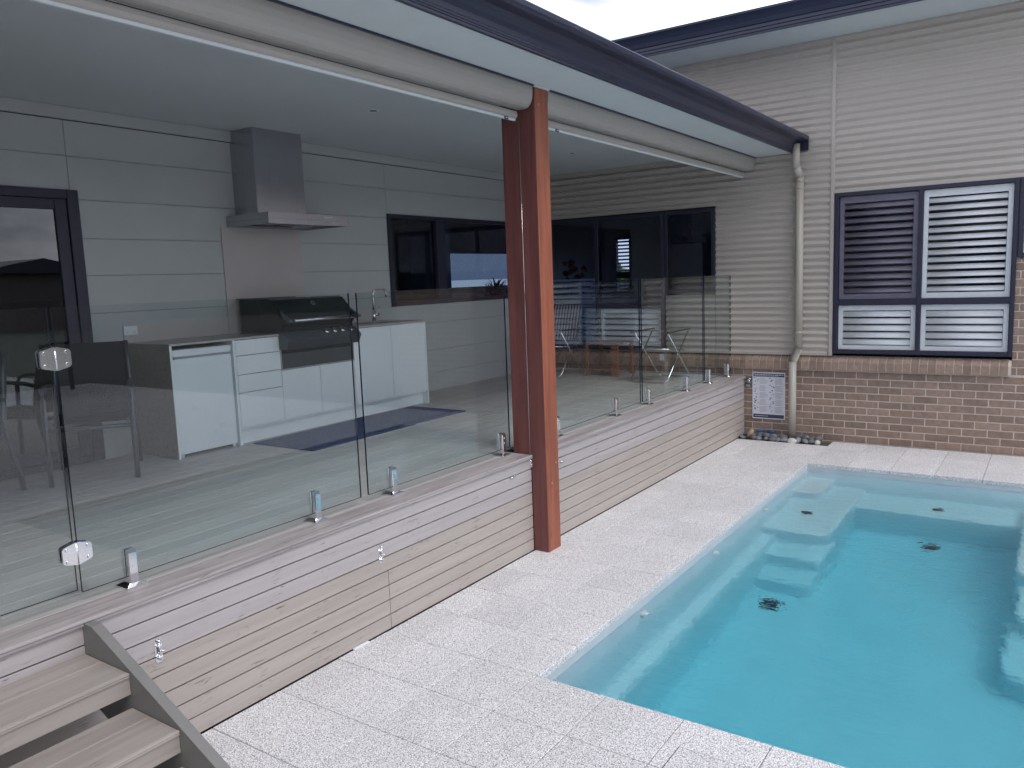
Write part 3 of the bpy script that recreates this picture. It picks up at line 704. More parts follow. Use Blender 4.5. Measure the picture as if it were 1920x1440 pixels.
# ================================================================== POST
post = thing('timber_post', (-3.17, 4.97, 0), 'tall reddish oiled hardwood post standing at the deck front between the two blinds', 'post')
o = bx('outer_post', ['post', 'post_shade'], post, XF+0.002, -3.100, PW0, PW1, 0.0, 3.376, bev=0.003)
for f in o.data.polygons: f.material_index = 0 if f.normal.x > 0.5 else 1  # pool-facing side keeps the timber colour, other faces take the shaded copy
o = bx('inner_post', 'post_shade', post, -3.392, XF-0.002, PW0+0.002, PW1-0.002, ZD, 3.384, bev=0.003)
bx('post_cap', 'soffit', post, XF+0.0, -3.088, PW0-0.012, PW1+0.012, 3.3765, 3.3885)
for y, z in ((5.02, 0.665), (4.955, 0.52), (4.93, 3.262)):
    q = B(); q.ball((-3.099, y, z), 0.011, 0.6, 1, 1); q.build('bolt_head', 'copper', post)
q = B(); q.tube([(-3.232, PW0-0.012, 3.16), (-3.232, PW0-0.012, 0.70)], 0.0022, 6); q.build('guide_wire', 'chrome', post)
q = B(); q.tube([(-3.232, PW0-0.012, 0.66), (-3.232, PW0-0.012, 0.705)], 0.008, 8); q.tube([(-3.245, PW0-0.014, 0.692), (-3.215, PW0-0.014, 0.696)], 0.006, 8); q.box(-3.236, -3.216, PW0-0.018, PW0-0.001, 0.648, 0.675, bev=0.002); q.build('wire_cleat', 'chrome', post)

# ================================================================== BLINDS
def blind(y0, y1, ytag, label):
    t = thing('roller_blind', (-3.17, (y0+y1)/2, 3.16), label, 'roller blind', 'rolled up outdoor blinds under the eave')
    pr = [(-3.234, 3.384), (-3.116, 3.384), (-3.108, 3.378), (-3.104, 3.345), (-3.106, 3.31), (-3.114, 3.28), (-3.128, 3.255), (-3.150, 3.238), (-3.175, 3.233), (-3.234, 3.233)]
    o = B().extr(pr, 'y', y0, y1).build('casing', 'pelmet', t)
    for f in o.data.polygons:
        pass
    bx('casing_lip', 'pelmet', t, -3.112, -3.1025, y0, y1, 3.352, 3.357)
    pb = [(-3.262, 3.222), (-3.226, 3.222), (-3.220, 3.214), (-3.216, 3.196), (-3.221, 3.180), (-3.232, 3.172), (-3.262, 3.172)]
    B().extr(pb, 'y', y0+0.01, y1-0.03).build('bottom_bar', 'pelmet', t)
    bx('bar_seal', 'soffit', t, -3.252, -3.236, y0+0.01, y1-0.03, 3.157, 3.1715)
    bx('rolled_mesh', 'gap', t, -3.250, -3.242, y0+0.01, y1-0.03, 3.2225, 3.2325)
    bx('tag', 'ink', t, -3.2335, -3.2305, ytag-0.022, ytag+0.022, 3.152, 3.176)
    q = B(); q.box(-3.2304, -3.2294, ytag-0.010, ytag+0.010, 3.160, 3.167); q.build('tag_mark', 'paper', t)
blind(-1.9, 4.868, 4.72, 'long cream roller blind casing left of the reddish post, rolled up under the eave')
blind(5.075, 9.775, 5.40, 'cream roller blind casing right of the reddish post, ending at the corrugated wall')

# ================================================================== GLASS FENCE
XG0, XG1 = -3.424, -3.412; GZ0, GZ1 = ZD+0.045, 2.005
def pane(t, y0, y1, z0=GZ0, z1=GZ1, name='pane'):
    q = B(); x0, x1 = XG0, XG1
    q.quad((x1, y0, z0), (x1, y1, z0), (x1, y1, z1), (x1, y0, z1)); q.quad((x0, y0, z0), (x0, y0, z1), (x0, y1, z1), (x0, y1, z0))
    q.quad((x0, y0, z0), (x1, y0, z0), (x1, y0, z1), (x0, y0, z1), mi=1); q.quad((x0, y1, z0), (x0, y1, z1), (x1, y1, z1), (x1, y1, z0), mi=1)
    q.quad((x0, y0, z1), (x1, y0, z1), (x1, y1, z1), (x0, y1, z1), mi=2); q.quad((x0, y0, z0), (x0, y1, z0), (x1, y1, z0), (x1, y0, z0), mi=1)
    bmesh.ops.remove_doubles(q.bm, verts=list(q.bm.verts), dist=1e-5)
    return q.build(name, ['fence_glass', 'glass_edge', 'glass_top'], t)
def spigot(t, y):
    q = B(); xm = -3.418
    # front and rear jaws with a sloped top, on one stem
    q.extr([(XG1+0.001, ZD+0.045), (XG1+0.001, ZD+0.168), (XG1+0.005, ZD+0.172), (XG1+0.022, ZD+0.156), (XG1+0.022, ZD+0.010), (xm, ZD+0.010), (xm, ZD+0.044)], 'y', y-0.022, y+0.022)
    q.extr([(XG0-0.001, ZD+0.045), (XG0-0.001, ZD+0.168), (XG0-0.005, ZD+0.172), (XG0-0.022, ZD+0.156), (XG0-0.022, ZD+0.010), (xm-0.0005, ZD+0.010), (xm-0.0005, ZD+0.044)], 'y', y-0.022, y+0.022)
    bmesh.ops.bevel(q.bm, geom=[e for e in q.bm.edges if abs(e.verts[0].co.y-e.verts[1].co.y) < 1e-6 and (e.verts[0].co-e.verts[1].co).length > 0.05], offset=0.004, segments=1, affect='EDGES')
    s = q.build('spigot', 'chrome', t)
    q = B(); b0 = bmesh.new()
    lo = [b0.verts.new((xm+dx*0.05, y+dy*0.05, ZD+0.0005)) for dx, dy in ((-1, -1), (1, -1), (1, 1), (-1, 1))]
    md = [b0.verts.new((xm+dx*0.05, y+dy*0.05, ZD+0.007)) for dx, dy in ((-1, -1), (1, -1), (1, 1), (-1, 1))]
    hi = [b0.verts.new((xm+dx*0.0235, y+dy*0.0235, ZD+0.019)) for dx, dy in ((-1, -1), (1, -1), (1, 1), (-1, 1))]
    for A_, Z_ in ((lo, md), (md, hi)):
        for k in range(4): b0.faces.new((A_[k], A_[(k+1) % 4], Z_[(k+1) % 4], Z_[k]))
    b0.faces.new(lo[::-1]); b0.faces.new(hi); q.merge(b0); q.build('base_plate', 'chrome', s)
    q = B()
    for z in (0.095, 0.132): q.tube([(XG1+0.0215, y, ZD+z), (XG1+0.0255, y, ZD+z)], 0.006, 10)
    q.build('clamp_screw', 'chrome', s)
def fence(y0, y1, sp, label):
    t = thing('glass_fence_panel', (-3.418, (y0+y1)/2, ZD), label, 'glass fence panel', 'frameless glass pool fence panels on the deck edge')
    pane(t, y0, y1)
    for y in sp: spigot(t, y)
fence(1.634, 3.300, (1.855, 2.945), 'clear frameless glass fence panel beside the hinged gate, in front of the fridge and barbecue')
fence(3.362, 4.995-0.12, (3.575, 4.77), 'clear frameless glass fence panel just left of the reddish post')
fence(5.075, 7.175, (5.56, 6.62), 'clear frameless glass fence panel just right of the reddish post')
fence(7.215, 8.86, (7.16+0.18, 8.33), 'clear frameless glass fence panel second from the brick wall')
fence(8.90, 9.79, (9.02, 9.66), 'short clear glass fence panel next to the brick wall')
gate = thing('glass_gate', (-3.418, 1.2, ZD), 'clear glass gate with two polished hinges at the top of the steps', 'gate')
pane(gate, 0.72, 1.616, ZD+0.06, 2.005, 'gate_leaf')
for z in (1.795, 0.965):
    for sgn, nm in ((-1, 'hinge_plate'), (1, 'hinge_plate')):
        yc = 1.625 + sgn*0.002
        pts = [(yc, z-0.050), (yc+sgn*0.052, z-0.037), (yc+sgn*0.060, z-0.028), (yc+sgn*0.060, z+0.028), (yc+sgn*0.052, z+0.037), (yc, z+0.050)]
        q = B(); q.extr(pts, 'x', XG1+0.001, XG1+0.012); q.extr(pts, 'x', XG0-0.012, XG0-0.001)
        h = q.build(nm, 'chrome', gate)
        q = B()
        for dz in (-0.026, 0.026): q.tube([(XG1+0.0115, yc+sgn*0.042, z+dz), (XG1+0.0165, yc+sgn*0.042, z+dz)], [0.0085, 0.0065], 12)
        q.build('hinge_screw', 'chrome', h)
    q = B(); q.tube([(XG1+0.006, 1.625, z-0.045), (XG1+0.006, 1.625, z+0.045)], 0.007, 10); q.build('hinge_pin', 'chrome', gate)

# ================================================================== OUTDOOR KITCHEN
XC = -5.66; KY0, KY1 = 3.548, 6.572; KT = 1.647
kit = thing('outdoor_kitchen', (-5.95, 5.05, ZD), 'white outdoor kitchen cabinet run with grey benchtop against the panelled patio wall', 'kitchen cabinet')
bx('side_panel', 'bench', kit, XW+0.002, XC, KY0, KY0+0.018, ZD, KT-0.014)
bx('side_panel_trim', 'cabinet', kit, XC+0.0005, XC+0.006, KY0, KY0+0.018, ZD, KT)
bx('partition', 'cabinet', kit, XW+0.002, XC, 4.124, 4.146, ZD, KT-0.014)
bx('side_panel', 'cabinet', kit, XW+0.002, XC+0.001, KY1-0.018, KY1, ZD, KT-0.014)
q = B(); q.box(XW+0.002, XC+0.008, KY0-0.004, 4.612, KT-0.013, KT+0.004); q.box(XW+0.002, XC+0.008, 5.492, 5.90, KT-0.013, KT+0.004)
q.box(XW+0.002, -6.12, 5.90, 6.36, KT-0.013, KT+0.004); q.box(-5.80, XC+0.008, 5.90, 6.36, KT-0.013, KT+0.004); q.box(XW+0.002, XC+0.008, 6.36, KY1+0.004, KT-0.013, KT+0.004)
q.build('benchtop', 'bench', kit)
bx('benchtop_edge', 'splash', kit, XC+0.0085, XC+0.011, KY0-0.004, 4.612, KT-0.012, KT+0.003)
bx('benchtop_edge', 'splash', kit, XC+0.0085, XC+0.011, 5.492, KY1+0.004, KT-0.012, KT+0.003)
q = B(); q.box(-6.12, -5.80, 5.90, 6.36, KT-0.18, KT-0.17); q.box(-6.12, -6.11, 5.90, 6.36, KT-0.17, KT+0.002); q.box(-5.81, -5.80, 5.90, 6.36, KT-0.17, KT+0.002); q.box(-6.11, -5.81, 5.90, 5.91, KT-0.17, KT+0.002); q.box(-6.11, -5.81, 6.35, 6.36, KT-0.17, KT+0.002)
q.build('sink', 'steel', kit)
bx('carcass', 'gap', kit, XW+0.01, XC-0.022, 4.15, 6.55, ZD+0.14, 1.33)
bx('carcass', 'gap', kit, XW+0.01, XC-0.022, 4.15, 4.60, 1.33, 1.62); bx('carcass', 'gap', kit, XW+0.01, XC-0.022, 5.50, 6.55, 1.33, 1.46)
def front(name, y0, y1, z0, z1, m='cabinet'): return bx(name, m, kit, XC-0.020, XC, y0+0.0016, y1-0.0016, z0+0.0016, z1-0.0016, bev=0.001)
for a, c in ((1.499, 1.630), (1.338, 1.497), (1.186, 1.336), (0.885, 1.184)): front('drawer_front', 4.150, 4.606, a, c)
front('cabinet_door', 4.608, 5.050, 0.885, 1.325); front('cabinet_door', 5.052, 5.486, 0.885, 1.325)
front('cabinet_door', 5.490, 6.027, 0.885, 1.630); front('cabinet_door', 6.029, 6.552, 0.885, 1.630)
q = B(); q.box(XC-0.02, XC+0.004, 4.607, 4.616, 1.327, KT-0.014); q.box(XC-0.02, XC+0.004, 5.484, 5.490, 1.327, KT-0.014); q.box(XC-0.02, XC+0.004, 4.6165, 5.4835, 1.327, 1.336); q.build('opening_trim', 'splash', kit)
bx('kickboard', 'cabinet', kit, XC-0.085, XC-0.070, 4.147, 6.552, ZD, 0.885)
bx('toe_floor', 'cabinet', kit, XC-0.069, XC-0.0205, 4.15, 6.55, 0.868, 0.884)
# splashback upstand along the bench
bx('upstand', 'splash', kit, XW+0.0015, XW+0.010, KY0, 4.545, KT+0.005, 1.80)
bx('splashback', 'splash', kit, XW+0.0015, XW+0.012, 4.547, 5.462, KT+0.005, 2.612)
bx('upstand', 'splash', kit, XW+0.0015, XW+0.010, 5.464, KY1, KT+0.005, 1.78)
# fridge
fr = thing('bar_fridge', (-5.95, 3.84, ZD), 'small white under bench fridge at the left end of the kitchen cabinets', 'fridge')
bx('cabinet_body', 'fridge', fr, -6.2, XC-0.055, 3.574, 4.105, ZD+0.02, 1.600)
bx('door', 'fridge', fr, XC-0.052, XC-0.006, 3.574, 4.105, ZD+0.03, 1.528, bev=0.008, seg=2)
bx('top_panel', 'fridge', fr, XC-0.052, XC-0.004, 3.574, 4.105, 1.545, 1.600, bev=0.006, seg=2)
bx('handle_recess', 'ink_grey', fr, XC-0.05, XC-0.012, 3.59, 4.09, 1.5285, 1.5445)
for y in (3.60, 4.08):
    q = B(); q.tube([(XC-0.03, y, ZD+0.001), (XC-0.03, y, ZD+0.03)], 0.014, 10); q.build('foot', 'plastic', fr)
# barbecue
bb_ = thing('barbecue', (-5.85, 5.05, 1.35), 'black hooded gas barbecue with steel handle and four knobs in the kitchen bench', 'barbecue')
H0, H1 = 4.628, 5.476
B().extr([(-6.20, 1.66), (-6.20, 1.955), (-5.80, 1.958), (-5.755, 1.945), (-5.66, 1.85), (-5.60, 1.765), (-5.605, 1.74), (-5.64, 1.70), (-5.66, 1.66)], 'y', H0, H1).build('hood', 'black', bb_)
bx('backing_shelf', 'charcoal', bb_, -6.22, -6.10, H0-0.02, 5.20, 1.956, 1.966, bev=0.002)
B().extr([(-5.60, 1.66), (-5.66, 1.663), (-5.66, 1.515), (-5.565, 1.508), (-5.528, 1.585), (-5.535, 1.598)], 'y', H0-0.03, H1+0.002).build('control_panel', 'charcoal', bb_)
B().extr([(-5.70, 1.665), (-5.64, 1.70), (-5.62, 1.665)], 'y', H0+0.01, H1-0.01).build('lid_lip', 'black', bb_)
bx('lower_panel', 'charcoal', bb_, -5.70, XC-0.004, 4.618, 5.482, 1.338, 1.513)
bx('tray_gap', 'black', bb_, -5.69, XC-0.001, 4.625, 5.476, 1.470, 1.508)
hd = B(); hd.tube([(-5.545, H0+0.04, 1.760), (-5.545, H1-0.02, 1.760)], 0.017, 14); hnd = hd.build('handle', 'steel', bb_)
q = B()
for y in (H0+0.01, H1-0.035): q.tube([(-5.545, y-0.02, 1.760), (-5.545, y+0.045, 1.760)], 0.0185, 14)
q.build('handle_cap', 'charcoal', hnd)
q = B(); q.extr([(-5.68, 1.86), (-5.54, 1.772), (-5.54, 1.748), (-5.62, 1.775), (-5.68, 1.80)], 'y', H0, H0+0.025); q.extr([(-5.68, 1.86), (-5.54, 1.772), (-5.54, 1.748), (-5.62, 1.775), (-5.68, 1.80)], 'y', H1-0.03, H1); q.build('handle_arm', 'charcoal', bb_)
q = B(); nrm = Vector((0.93, 0, 0.95)).normalized()
c = Vector((-5.708, 5.06, 1.902)); q.tube([c, c+nrm*0.004], 0.026, 20); bd = q.build('badge', 'steel', bb_)
q = B(); q.tube([c+nrm*0.0042, c+nrm*0.005], 0.017, 20); q.build('badge_centre', 'charcoal', bd)
nk = Vector((0.69, 0, 0.72)).normalized()
for k, y in enumerate((5.075, 5.175, 5.275, 5.375)):
    c = Vector((-5.572, y, 1.634)); q = B(); q.tube([c, c+nk*0.026], [0.030, 0.024], 16); kn = q.build('knob', 'chrome', bb_)
    q = B(); q.tube([c+nk*0.0262, c+nk*0.030], 0.016, 12); q.build('knob_cap', 'charcoal', kn)
# range hood
rh = thing('range_hood', (-6.0, 5.05, 2.61), 'tall stainless steel range hood on the patio wall above the barbecue', 'range hood')
bx('chimney', 'steel', rh, XW+0.001, -5.955, 4.718, 5.272, 2.712, 3.469, bev=0.001)
q = B(); q.box(XW+0.001, -5.690, 4.615, 5.558, 2.655, 2.711, bev=0.001); q.box(XW+0.001, -5.690, 4.615, 4.63, 2.612, 2.6545); q.box(XW+0.001, -5.690, 5.543, 5.558, 2.612, 2.6545); q.box(-5.705, -5.690, 4.6305, 5.5425, 2.612, 2.6545); q.box(XW+0.001, XW+0.02, 4.6305, 5.5425, 2.612, 2.6545)
q.build('canopy', 'steel', rh)
for y in (4.92, 5.26): bx('filter', 'charcoal', rh, -6.2, -5.76, y-0.15, y+0.15, 2.640, 2.652)
q = B()
for k in range(5): q.tube([(-5.690, 5.255+0.022*k, 2.684), (-5.687, 5.255+0.022*k, 2.684)], 0.0055, 8)
q.build('buttons', 'plastic', rh)
for y in (4.86, 5.35):
    q = B(); q.tube([(-5.80, y, 2.644), (-5.80, y, 2.650)], 0.03, 16); q.build('lamp', 'plastic', rh)
# tap
tp = thing('kitchen_tap', (-6.10, 6.16, 1.65), 'tall chrome gooseneck tap with side lever on the bench beside the barbecue', 'tap')
TX = -6.0
pts = [(TX, 6.145, 1.652), (TX, 6.145, 1.95)] + [(TX, 6.145+0.03-0.03*math.cos(a), 1.955+0.035*math.sin(a)) for a in (0.4, 0.8, 1.2, 1.57)] + [(TX, 6.31, 1.990)] + [(TX, 6.31+0.035*math.sin(a), 1.955+0.035*math.cos(a)) for a in (0.4, 0.8, 1.2, 1.57)] + [(TX, 6.345, 1.915)]
q = B(); q.tube(pts, 0.0125, 12); q.build('spout', 'chrome', tp)
q = B(); q.tube([(TX, 6.145, 1.651), (TX, 6.145, 1.78)], 0.021, 16); q.tube([(TX, 6.145, 1.651), (TX, 6.145, 1.657)], 0.027, 16); q.tube([(TX, 6.16, 1.735), (TX, 6.215, 1.735)], 0.017, 12); q.build('body', 'chrome', tp)
q = B(); q.tube([(TX, 6.205, 1.735), (TX, 6.235, 1.82)], 0.005, 8); q.build('lever', 'chrome', tp)
# power point
pp = thing('power_point', (XW+0.004, 3.605, 1.716), 'white double power point on the patio wall above the left end of the bench', 'power point')
bx('plate', 'plastic', pp, XW+0.0105, XW+0.019, 3.545, 3.662, 1.715, 1.787, bev=0.002)
for y in (3.575, 3.632):
    q = B(); q.box(XW+0.0192, XW+0.0200, y-0.009, y-0.006, 1.740, 1.747); q.box(XW+0.0192, XW+0.0200, y+0.006, y+0.009, 1.740, 1.747); q.box(XW+0.0192, XW+0.0200, y-0.0015, y+0.0015, 1.727, 1.735); q.build('socket', 'ink', pp)
    bx('rocker', 'fridge', pp, XW+0.0192, XW+0.0215, y-0.006, y+0.006, 1.757, 1.768)
# mats
matt = B(); 
def rotbox(q, cx, cy, w, h, z0, z1, a):
    b0 = bmesh.new(); bmesh.ops.create_cube(b0, size=1)
    for v in b0.verts:
        x, y = v.co.x*w, v.co.y*h
        v.co = Vector((cx + x*math.cos(a)-y*math.sin(a), cy + x*math.sin(a)+y*math.cos(a), (z0+z1)/2+v.co.z*(z1-z0)))
    bmesh.ops.bevel(b0, geom=list(b0.edges), offset=0.003, segments=1, affect='EDGES'); q.merge(b0)
q = B(); rotbox(q, -5.27, 4.86, 0.74, 1.26, ZD+0.0005, ZD+0.011, 0.02)
q.build('floor_mat', 'mat', label='navy blue floor mat in front of the drawers and barbecue', cat='mat', group='navy floor mats in front of the kitchen')
q = B(); rotbox(q, -5.30, 5.88, 0.74, 0.80, ZD+0.0005, ZD+0.011, -0.02)
q.build('floor_mat', 'mat', label='navy blue floor mat in front of the sink cupboards', cat='mat', group='navy floor mats in front of the kitchen')

# ================================================================== FURNITURE
def xf(p, loc, a):
    x, y, z = p; return (loc[0] + x*math.cos(a) - y*math.sin(a), loc[1] + x*math.sin(a) + y*math.cos(a), loc[2]+z)
def sling_chair(loc, a, label):
    """local: faces -y, width along x"""
    t = thing('sling_chair', loc, label, 'chair', 'dark sling dining chairs on the deck')
    T = lambda *p: xf(p, loc, a)
    for s in (-1, 1):
        x = 0.272*s
        q = B(); q.tube([T(x, -0.27, 0.0), T(x, -0.26, 0.35), T(x, -0.245, 0.60), T(x, -0.22, 0.655), T(x, -0.17, 0.675), T(x, 0.0, 0.675), T(x, 0.17, 0.66), T(x*0.97, 0.245, 0.64)], 0.0225, 12, flat=0.7); q.build('front_leg', 'chair_frame', t)
        q = B(); q.tube([T(x, 0.34, 0.0), T(x*0.98, 0.26, 0.36), T(x*0.95, 0.24, 0.5), T(x*0.92, 0.29, 0.80), T(x*0.90, 0.335, 0.95)], 0.018, 10); q.build('rear_leg', 'chair_frame', t)
        q = B(); q.tube([T(x*0.9, -0.235, 0.415), T(x*0.9, 0.0, 0.395), T(x*0.9, 0.22, 0.39), T(x*0.9, 0.255, 0.45), T(x*0.9, 0.34, 0.95)], 0.014, 8); q.build('sling_rail', 'chair_frame', t)
    q = B(); q.tube([T(-0.265, -0.255, 0.385), T(0.265, -0.255, 0.385)], 0.019, 10, flat=0.8); q.tube([T(-0.26, 0.255, 0.36), T(0.26, 0.255, 0.36)], 0.014, 8); q.build('cross_bar', 'chair_frame', t)
    q = B(); P = [(-0.245, 0.428), (-0.12, 0.405), (0.05, 0.395), (0.18, 0.398), (0.225, 0.425), (0.25, 0.50), (0.29, 0.70), (0.34, 0.95)]
    for (y0, z0), (y1, z1) in zip(P, P[1:]):
        q.quad(T(-0.235, y0, z0), T(0.235, y0, z0), T(0.235, y1, z1), T(-0.235, y1, z1))
    bmesh.ops.remove_doubles(q.bm, verts=list(q.bm.verts), dist=1e-5)
    r = bmesh.ops.solidify(q.bm, geom=list(q.bm.faces), thickness=0.004)
    for f in q.bm.faces: f.smooth = False
    q.build('sling', 'sling', t)
sling_chair((-5.79, 2.98, ZD), math.radians(57.5), 'dark sling armchair with grey tube frame beside the left end of the fridge bench')
sling_chair((-5.90, 2.05, ZD), math.radians(28), 'dark sling armchair with grey tube frame at the left edge behind the glass gate')
# dining table behind the gate, mostly out of frame
dt = thing('dining_table', (-5.2, 0.95, ZD), 'dark outdoor dining table at the far left behind the glass gate', 'table')
bx('tabletop', 'charcoal', dt, -5.85, -4.3, 0.1, 1.35, ZD+0.70, ZD+0.73, bev=0.004)
for x in (-5.8, -4.35):
    for y in (0.15, 1.28): bx('leg', 'chair_frame', dt, x-0.03, x+0.03, y-0.03, y+0.03, ZD, ZD+0.699)
# folding camp chairs
def camp_chair(loc, a, fabric, label, w=0.50, back=True):
    t = thing('folding_chair', loc, label, 'folding chair', 'folding camp chairs at the far end of the deck')
    T = lambda *p: xf(p, loc, a); h = w/2
    def loop(y0, y1, zt, zb=0.012):
        q = B(); pts = [T(-h, y1, zt), T(-h, y0+(y1-y0)*0.06, zb+0.035), T(-h+0.03, y0, zb), T(h-0.03, y0, zb), T(h, y0+(y1-y0)*0.06, zb+0.035), T(h, y1, zt)]
        q.tube(pts, 0.0105, 8); return q
    loop(-0.33, 0.22, 0.60).build('leg_frame', 'chrome', t)
    h -= 0.022; loop(0.33, -0.24, 0.60).build('leg_frame', 'chrome', t); h = w/2 - 0.01
    q = B(); q.tube([T(-h+0.03, -0.26, 0.41), T(-h+0.03, 0.20, 0.37)], 0.009, 8); q.tube([T(h-0.03, -0.26, 0.41), T(h-0.03, 0.20, 0.37)], 0.009, 8); q.tube([T(-h+0.03, -0.26, 0.41), T(h-0.03, -0.26, 0.41)], 0.009, 8); q.build('seat_frame', 'chrome', t)
    q = B()
    if back: q.tube([T(-h, 0.18, 0.36), T(-h, 0.36, 0.92), T(-h+0.04, 0.375, 0.95), T(h-0.04, 0.375, 0.95), T(h, 0.36, 0.92), T(h, 0.18, 0.36)], 0.0105, 8).build('back_frame', 'chrome', t)
    for s in (-1, 1):
        q = B(); q.tube([T(s*(h+0.012), -0.29, 0.612), T(s*(h+0.012), 0.26, 0.622)], 0.016, 8, flat=0.6); q.build('armrest', 'black', t)
    q = B()
    for P in ([(-0.26, 0.412), (-0.03, 0.39), (0.20, 0.375)], [(0.22, 0.46), (0.29, 0.70), (0.365, 0.93)])[:2 if back else 1]:
        for (y0, z0), (y1, z1) in zip(P, P[1:]): q.quad(T(-h+0.02, y0, z0), T(h-0.02, y0, z0), T(h-0.02, y1, z1), T(-h+0.02, y1, z1))
    bmesh.ops.remove_doubles(q.bm, verts=list(q.bm.verts), dist=1e-5); bmesh.ops.solidify(q.bm, geom=list(q.bm.faces), thickness=0.003)
    q.build('canvas', fabric, t)
camp_chair((-5.62, 9.17, ZD), math.radians(2), 'stripe', 'folding camp chair with striped canvas just right of the reddish post, under the window')
camp_chair((-4.05, 9.11, ZD), math.radians(-6), 'sling', 'backless folding camp seat with crossed steel legs and a white paper tag', back=False)
q = B(); q.box(-3.99, -3.93, 8.92, 8.923, 1.01, 1.09); tg = q.build('paper_tag', 'paper', bpy.data.objects['folding_chair.001'])
tb = thing('side_table', (-4.94, 9.42, ZD), 'small dark timber side table between the two folding chairs', 'side table')
bx('tabletop', 'timber', tb, -5.19, -4.69, 9.20, 9.66, ZD+0.42, ZD+0.445, bev=0.003)
for x, y in ((-5.165, 9.225), (-5.165, 9.635), (-4.715, 9.635)): bx('leg', 'timber', tb, x-0.02, x+0.02, y-0.02, y+0.02, ZD, ZD+0.419)
bx('leg', 'timber', tb, -4.80, -4.705, 9.21, 9.25, ZD, ZD+0.419)
bx('shelf', 'timber', tb, -5.145, -4.81, 9.25, 9.62, ZD+0.07, ZD+0.085)
# things on the inner window sill, seen through the glass
bw = thing('fruit_bowl', (-6.52, 7.35, 1.84), 'pale orange wooden bowl inside on the sill behind the patio window', 'bowl')
q = B(); q.tube([(-6.52, 7.35, 1.842), (-6.52, 7.35, 1.86), (-6.52, 7.35, 1.905)], [0.08, 0.16, 0.20], 24, caps=False, ); q.build('bowl', 'bread', bw)
bx('bowl_stand', 'bread', bw, -6.58, -6.46, 7.28, 7.42, 1.832, 1.842)
bx('window_bench', 'interior', house, -6.75, -6.41, 6.75, 9.2, 1.79, 1.83)
pl = thing('potted_palm', (-7.3, 10.2, 0.6), 'spiky dark potted palm inside behind the right pane of the patio window', 'plant')
q = B(); q.tube([(-7.3, 10.2, 0.6), (-7.3, 10.2, 1.0)], [0.16, 0.2], 16); q.build('pot', 'charcoal', pl)
q = B(); q.tube([(-7.3, 10.2, 1.0), (-7.3, 10.2, 1.75)], 0.03, 8); q.build('trunk', 'timber', pl)
q = B()
for k in range(70):
    a = random.uniform(0, 2*PI); e = random.uniform(0.1, 1.35); L = random.uniform(0.35, 0.6); c0 = Vector((-7.3, 10.2, 1.75)); w = 0.014
    d = Vector((math.cos(a)*math.cos(e), math.sin(a)*math.cos(e), math.sin(e))); sd_ = Vector((-math.sin(a), math.cos(a), 0))*w
    p1 = c0 + d*L*0.55; p2 = c0 + d*L + Vector((0, 0, -0.16*L/0.5))
    q.quad(c0-sd_*0.6, c0+sd_*0.6, p1+sd_, p1-sd_); q.quad(p1-sd_, p1+sd_, p2+sd_*0.1, p2-sd_*0.1)
q.build('leaves', 'foliage', pl)
fl = thing('red_flowers', (-6.6, 10.6, 0.6), 'bunch of dark red flowers in a tall vase inside the corner window behind the post', 'flowers')
q = B(); q.tube([(-6.1, 10.6, 0.6), (-6.1, 10.6, 1.0), (-6.1, 10.6, 1.7)], [0.12, 0.10, 0.05], 16); q.build('vase', 'charcoal', fl)
q = B()
for k in range(40):
    a = random.uniform(0, 2*PI); r = random.uniform(0, 0.2); q.ball((-6.1+r*math.cos(a), 10.6+r*math.sin(a), 2.0+random.uniform(-0.2, 0.28)), random.uniform(0.03, 0.055), sub=1, jit=0.5, seed=k)
q.build('blooms', 'red', fl)

# ================================================================== DOWNPIPE, SIGN, TAP ON WALL, PEBBLES
dp = thing('downpipe', (-2.6, YB-0.06, 0), 'cream round downpipe running from the dark gutter down the wall to the pebbles', 'downpipe')
R = 0.045; yy = YB-0.068
def seg(pts, name='pipe', r=R, parent=dp): q = B(); q.tube(pts, r, 20); return q.build(name, 'pipe', parent)
seg([(-2.600, yy-0.075, 3.47), (-2.600, yy-0.075, 3.195)])
seg([(-2.600, yy-0.075, 3.215), (-2.572, yy, 3.105)], 'elbow', R*1.04)
seg([(-2.572, yy, 3.13), (-2.570, yy, 1.12)])
seg([(-2.570, yy, 1.14), (-2.570, yy-0.004, 1.10), (-2.615, yy-0.055, 0.965), (-2.620, yy-0.060, 0.93)], 'elbow', R*1.04)
seg([(-2.620, yy-0.060, 0.95), (-2.620, yy-0.060, 0.03)])
for z in (2.98, 1.30, 3.06): q = B(); q.tube([(-2.571, yy, z-0.012), (-2.571, yy, z+0.012)], R*1.06, 20); q.build('collar', 'pipe', dp)
bx('bracket', 'pipe', dp, -2.54, -2.51, yy, YB-0.002, 3.04, 3.06)
# resuscitation style chart: blocks of text too small to read
sg = thing('safety_sign', (-2.94, YB-0.012, 0.21), 'white laminated safety chart with navy bands fixed to the brick wall beside the downpipe', 'sign')
sx0, sx1, sz0, sz1 = -3.138, -2.738, 0.215, 0.800; ys_ = YB-0.012
bx('board', 'paper', sg, sx0, sx1, ys_, YB-0.004, sz0, sz1)
bx('band', 'ink', sg, sx0+0.012, sx1-0.012, ys_-0.0008, ys_-0.0002, sz1-0.058, sz1-0.018); bx('band', 'ink', sg, sx0+0.012, sx1-0.012, ys_-0.0008, ys_-0.0002, sz0+0.014, sz0+0.058)
q = B()
def dashes(q, x0, x1, z, h, n, y=ys_-0.0014):
    x = x0
    while x < x1-0.012:
        w = random.uniform(0.012, 0.04)*n; w = min(w, x1-x); q.box(x, x+w, y, y+0.0004, z-h/2, z+h/2); x += w + 0.005
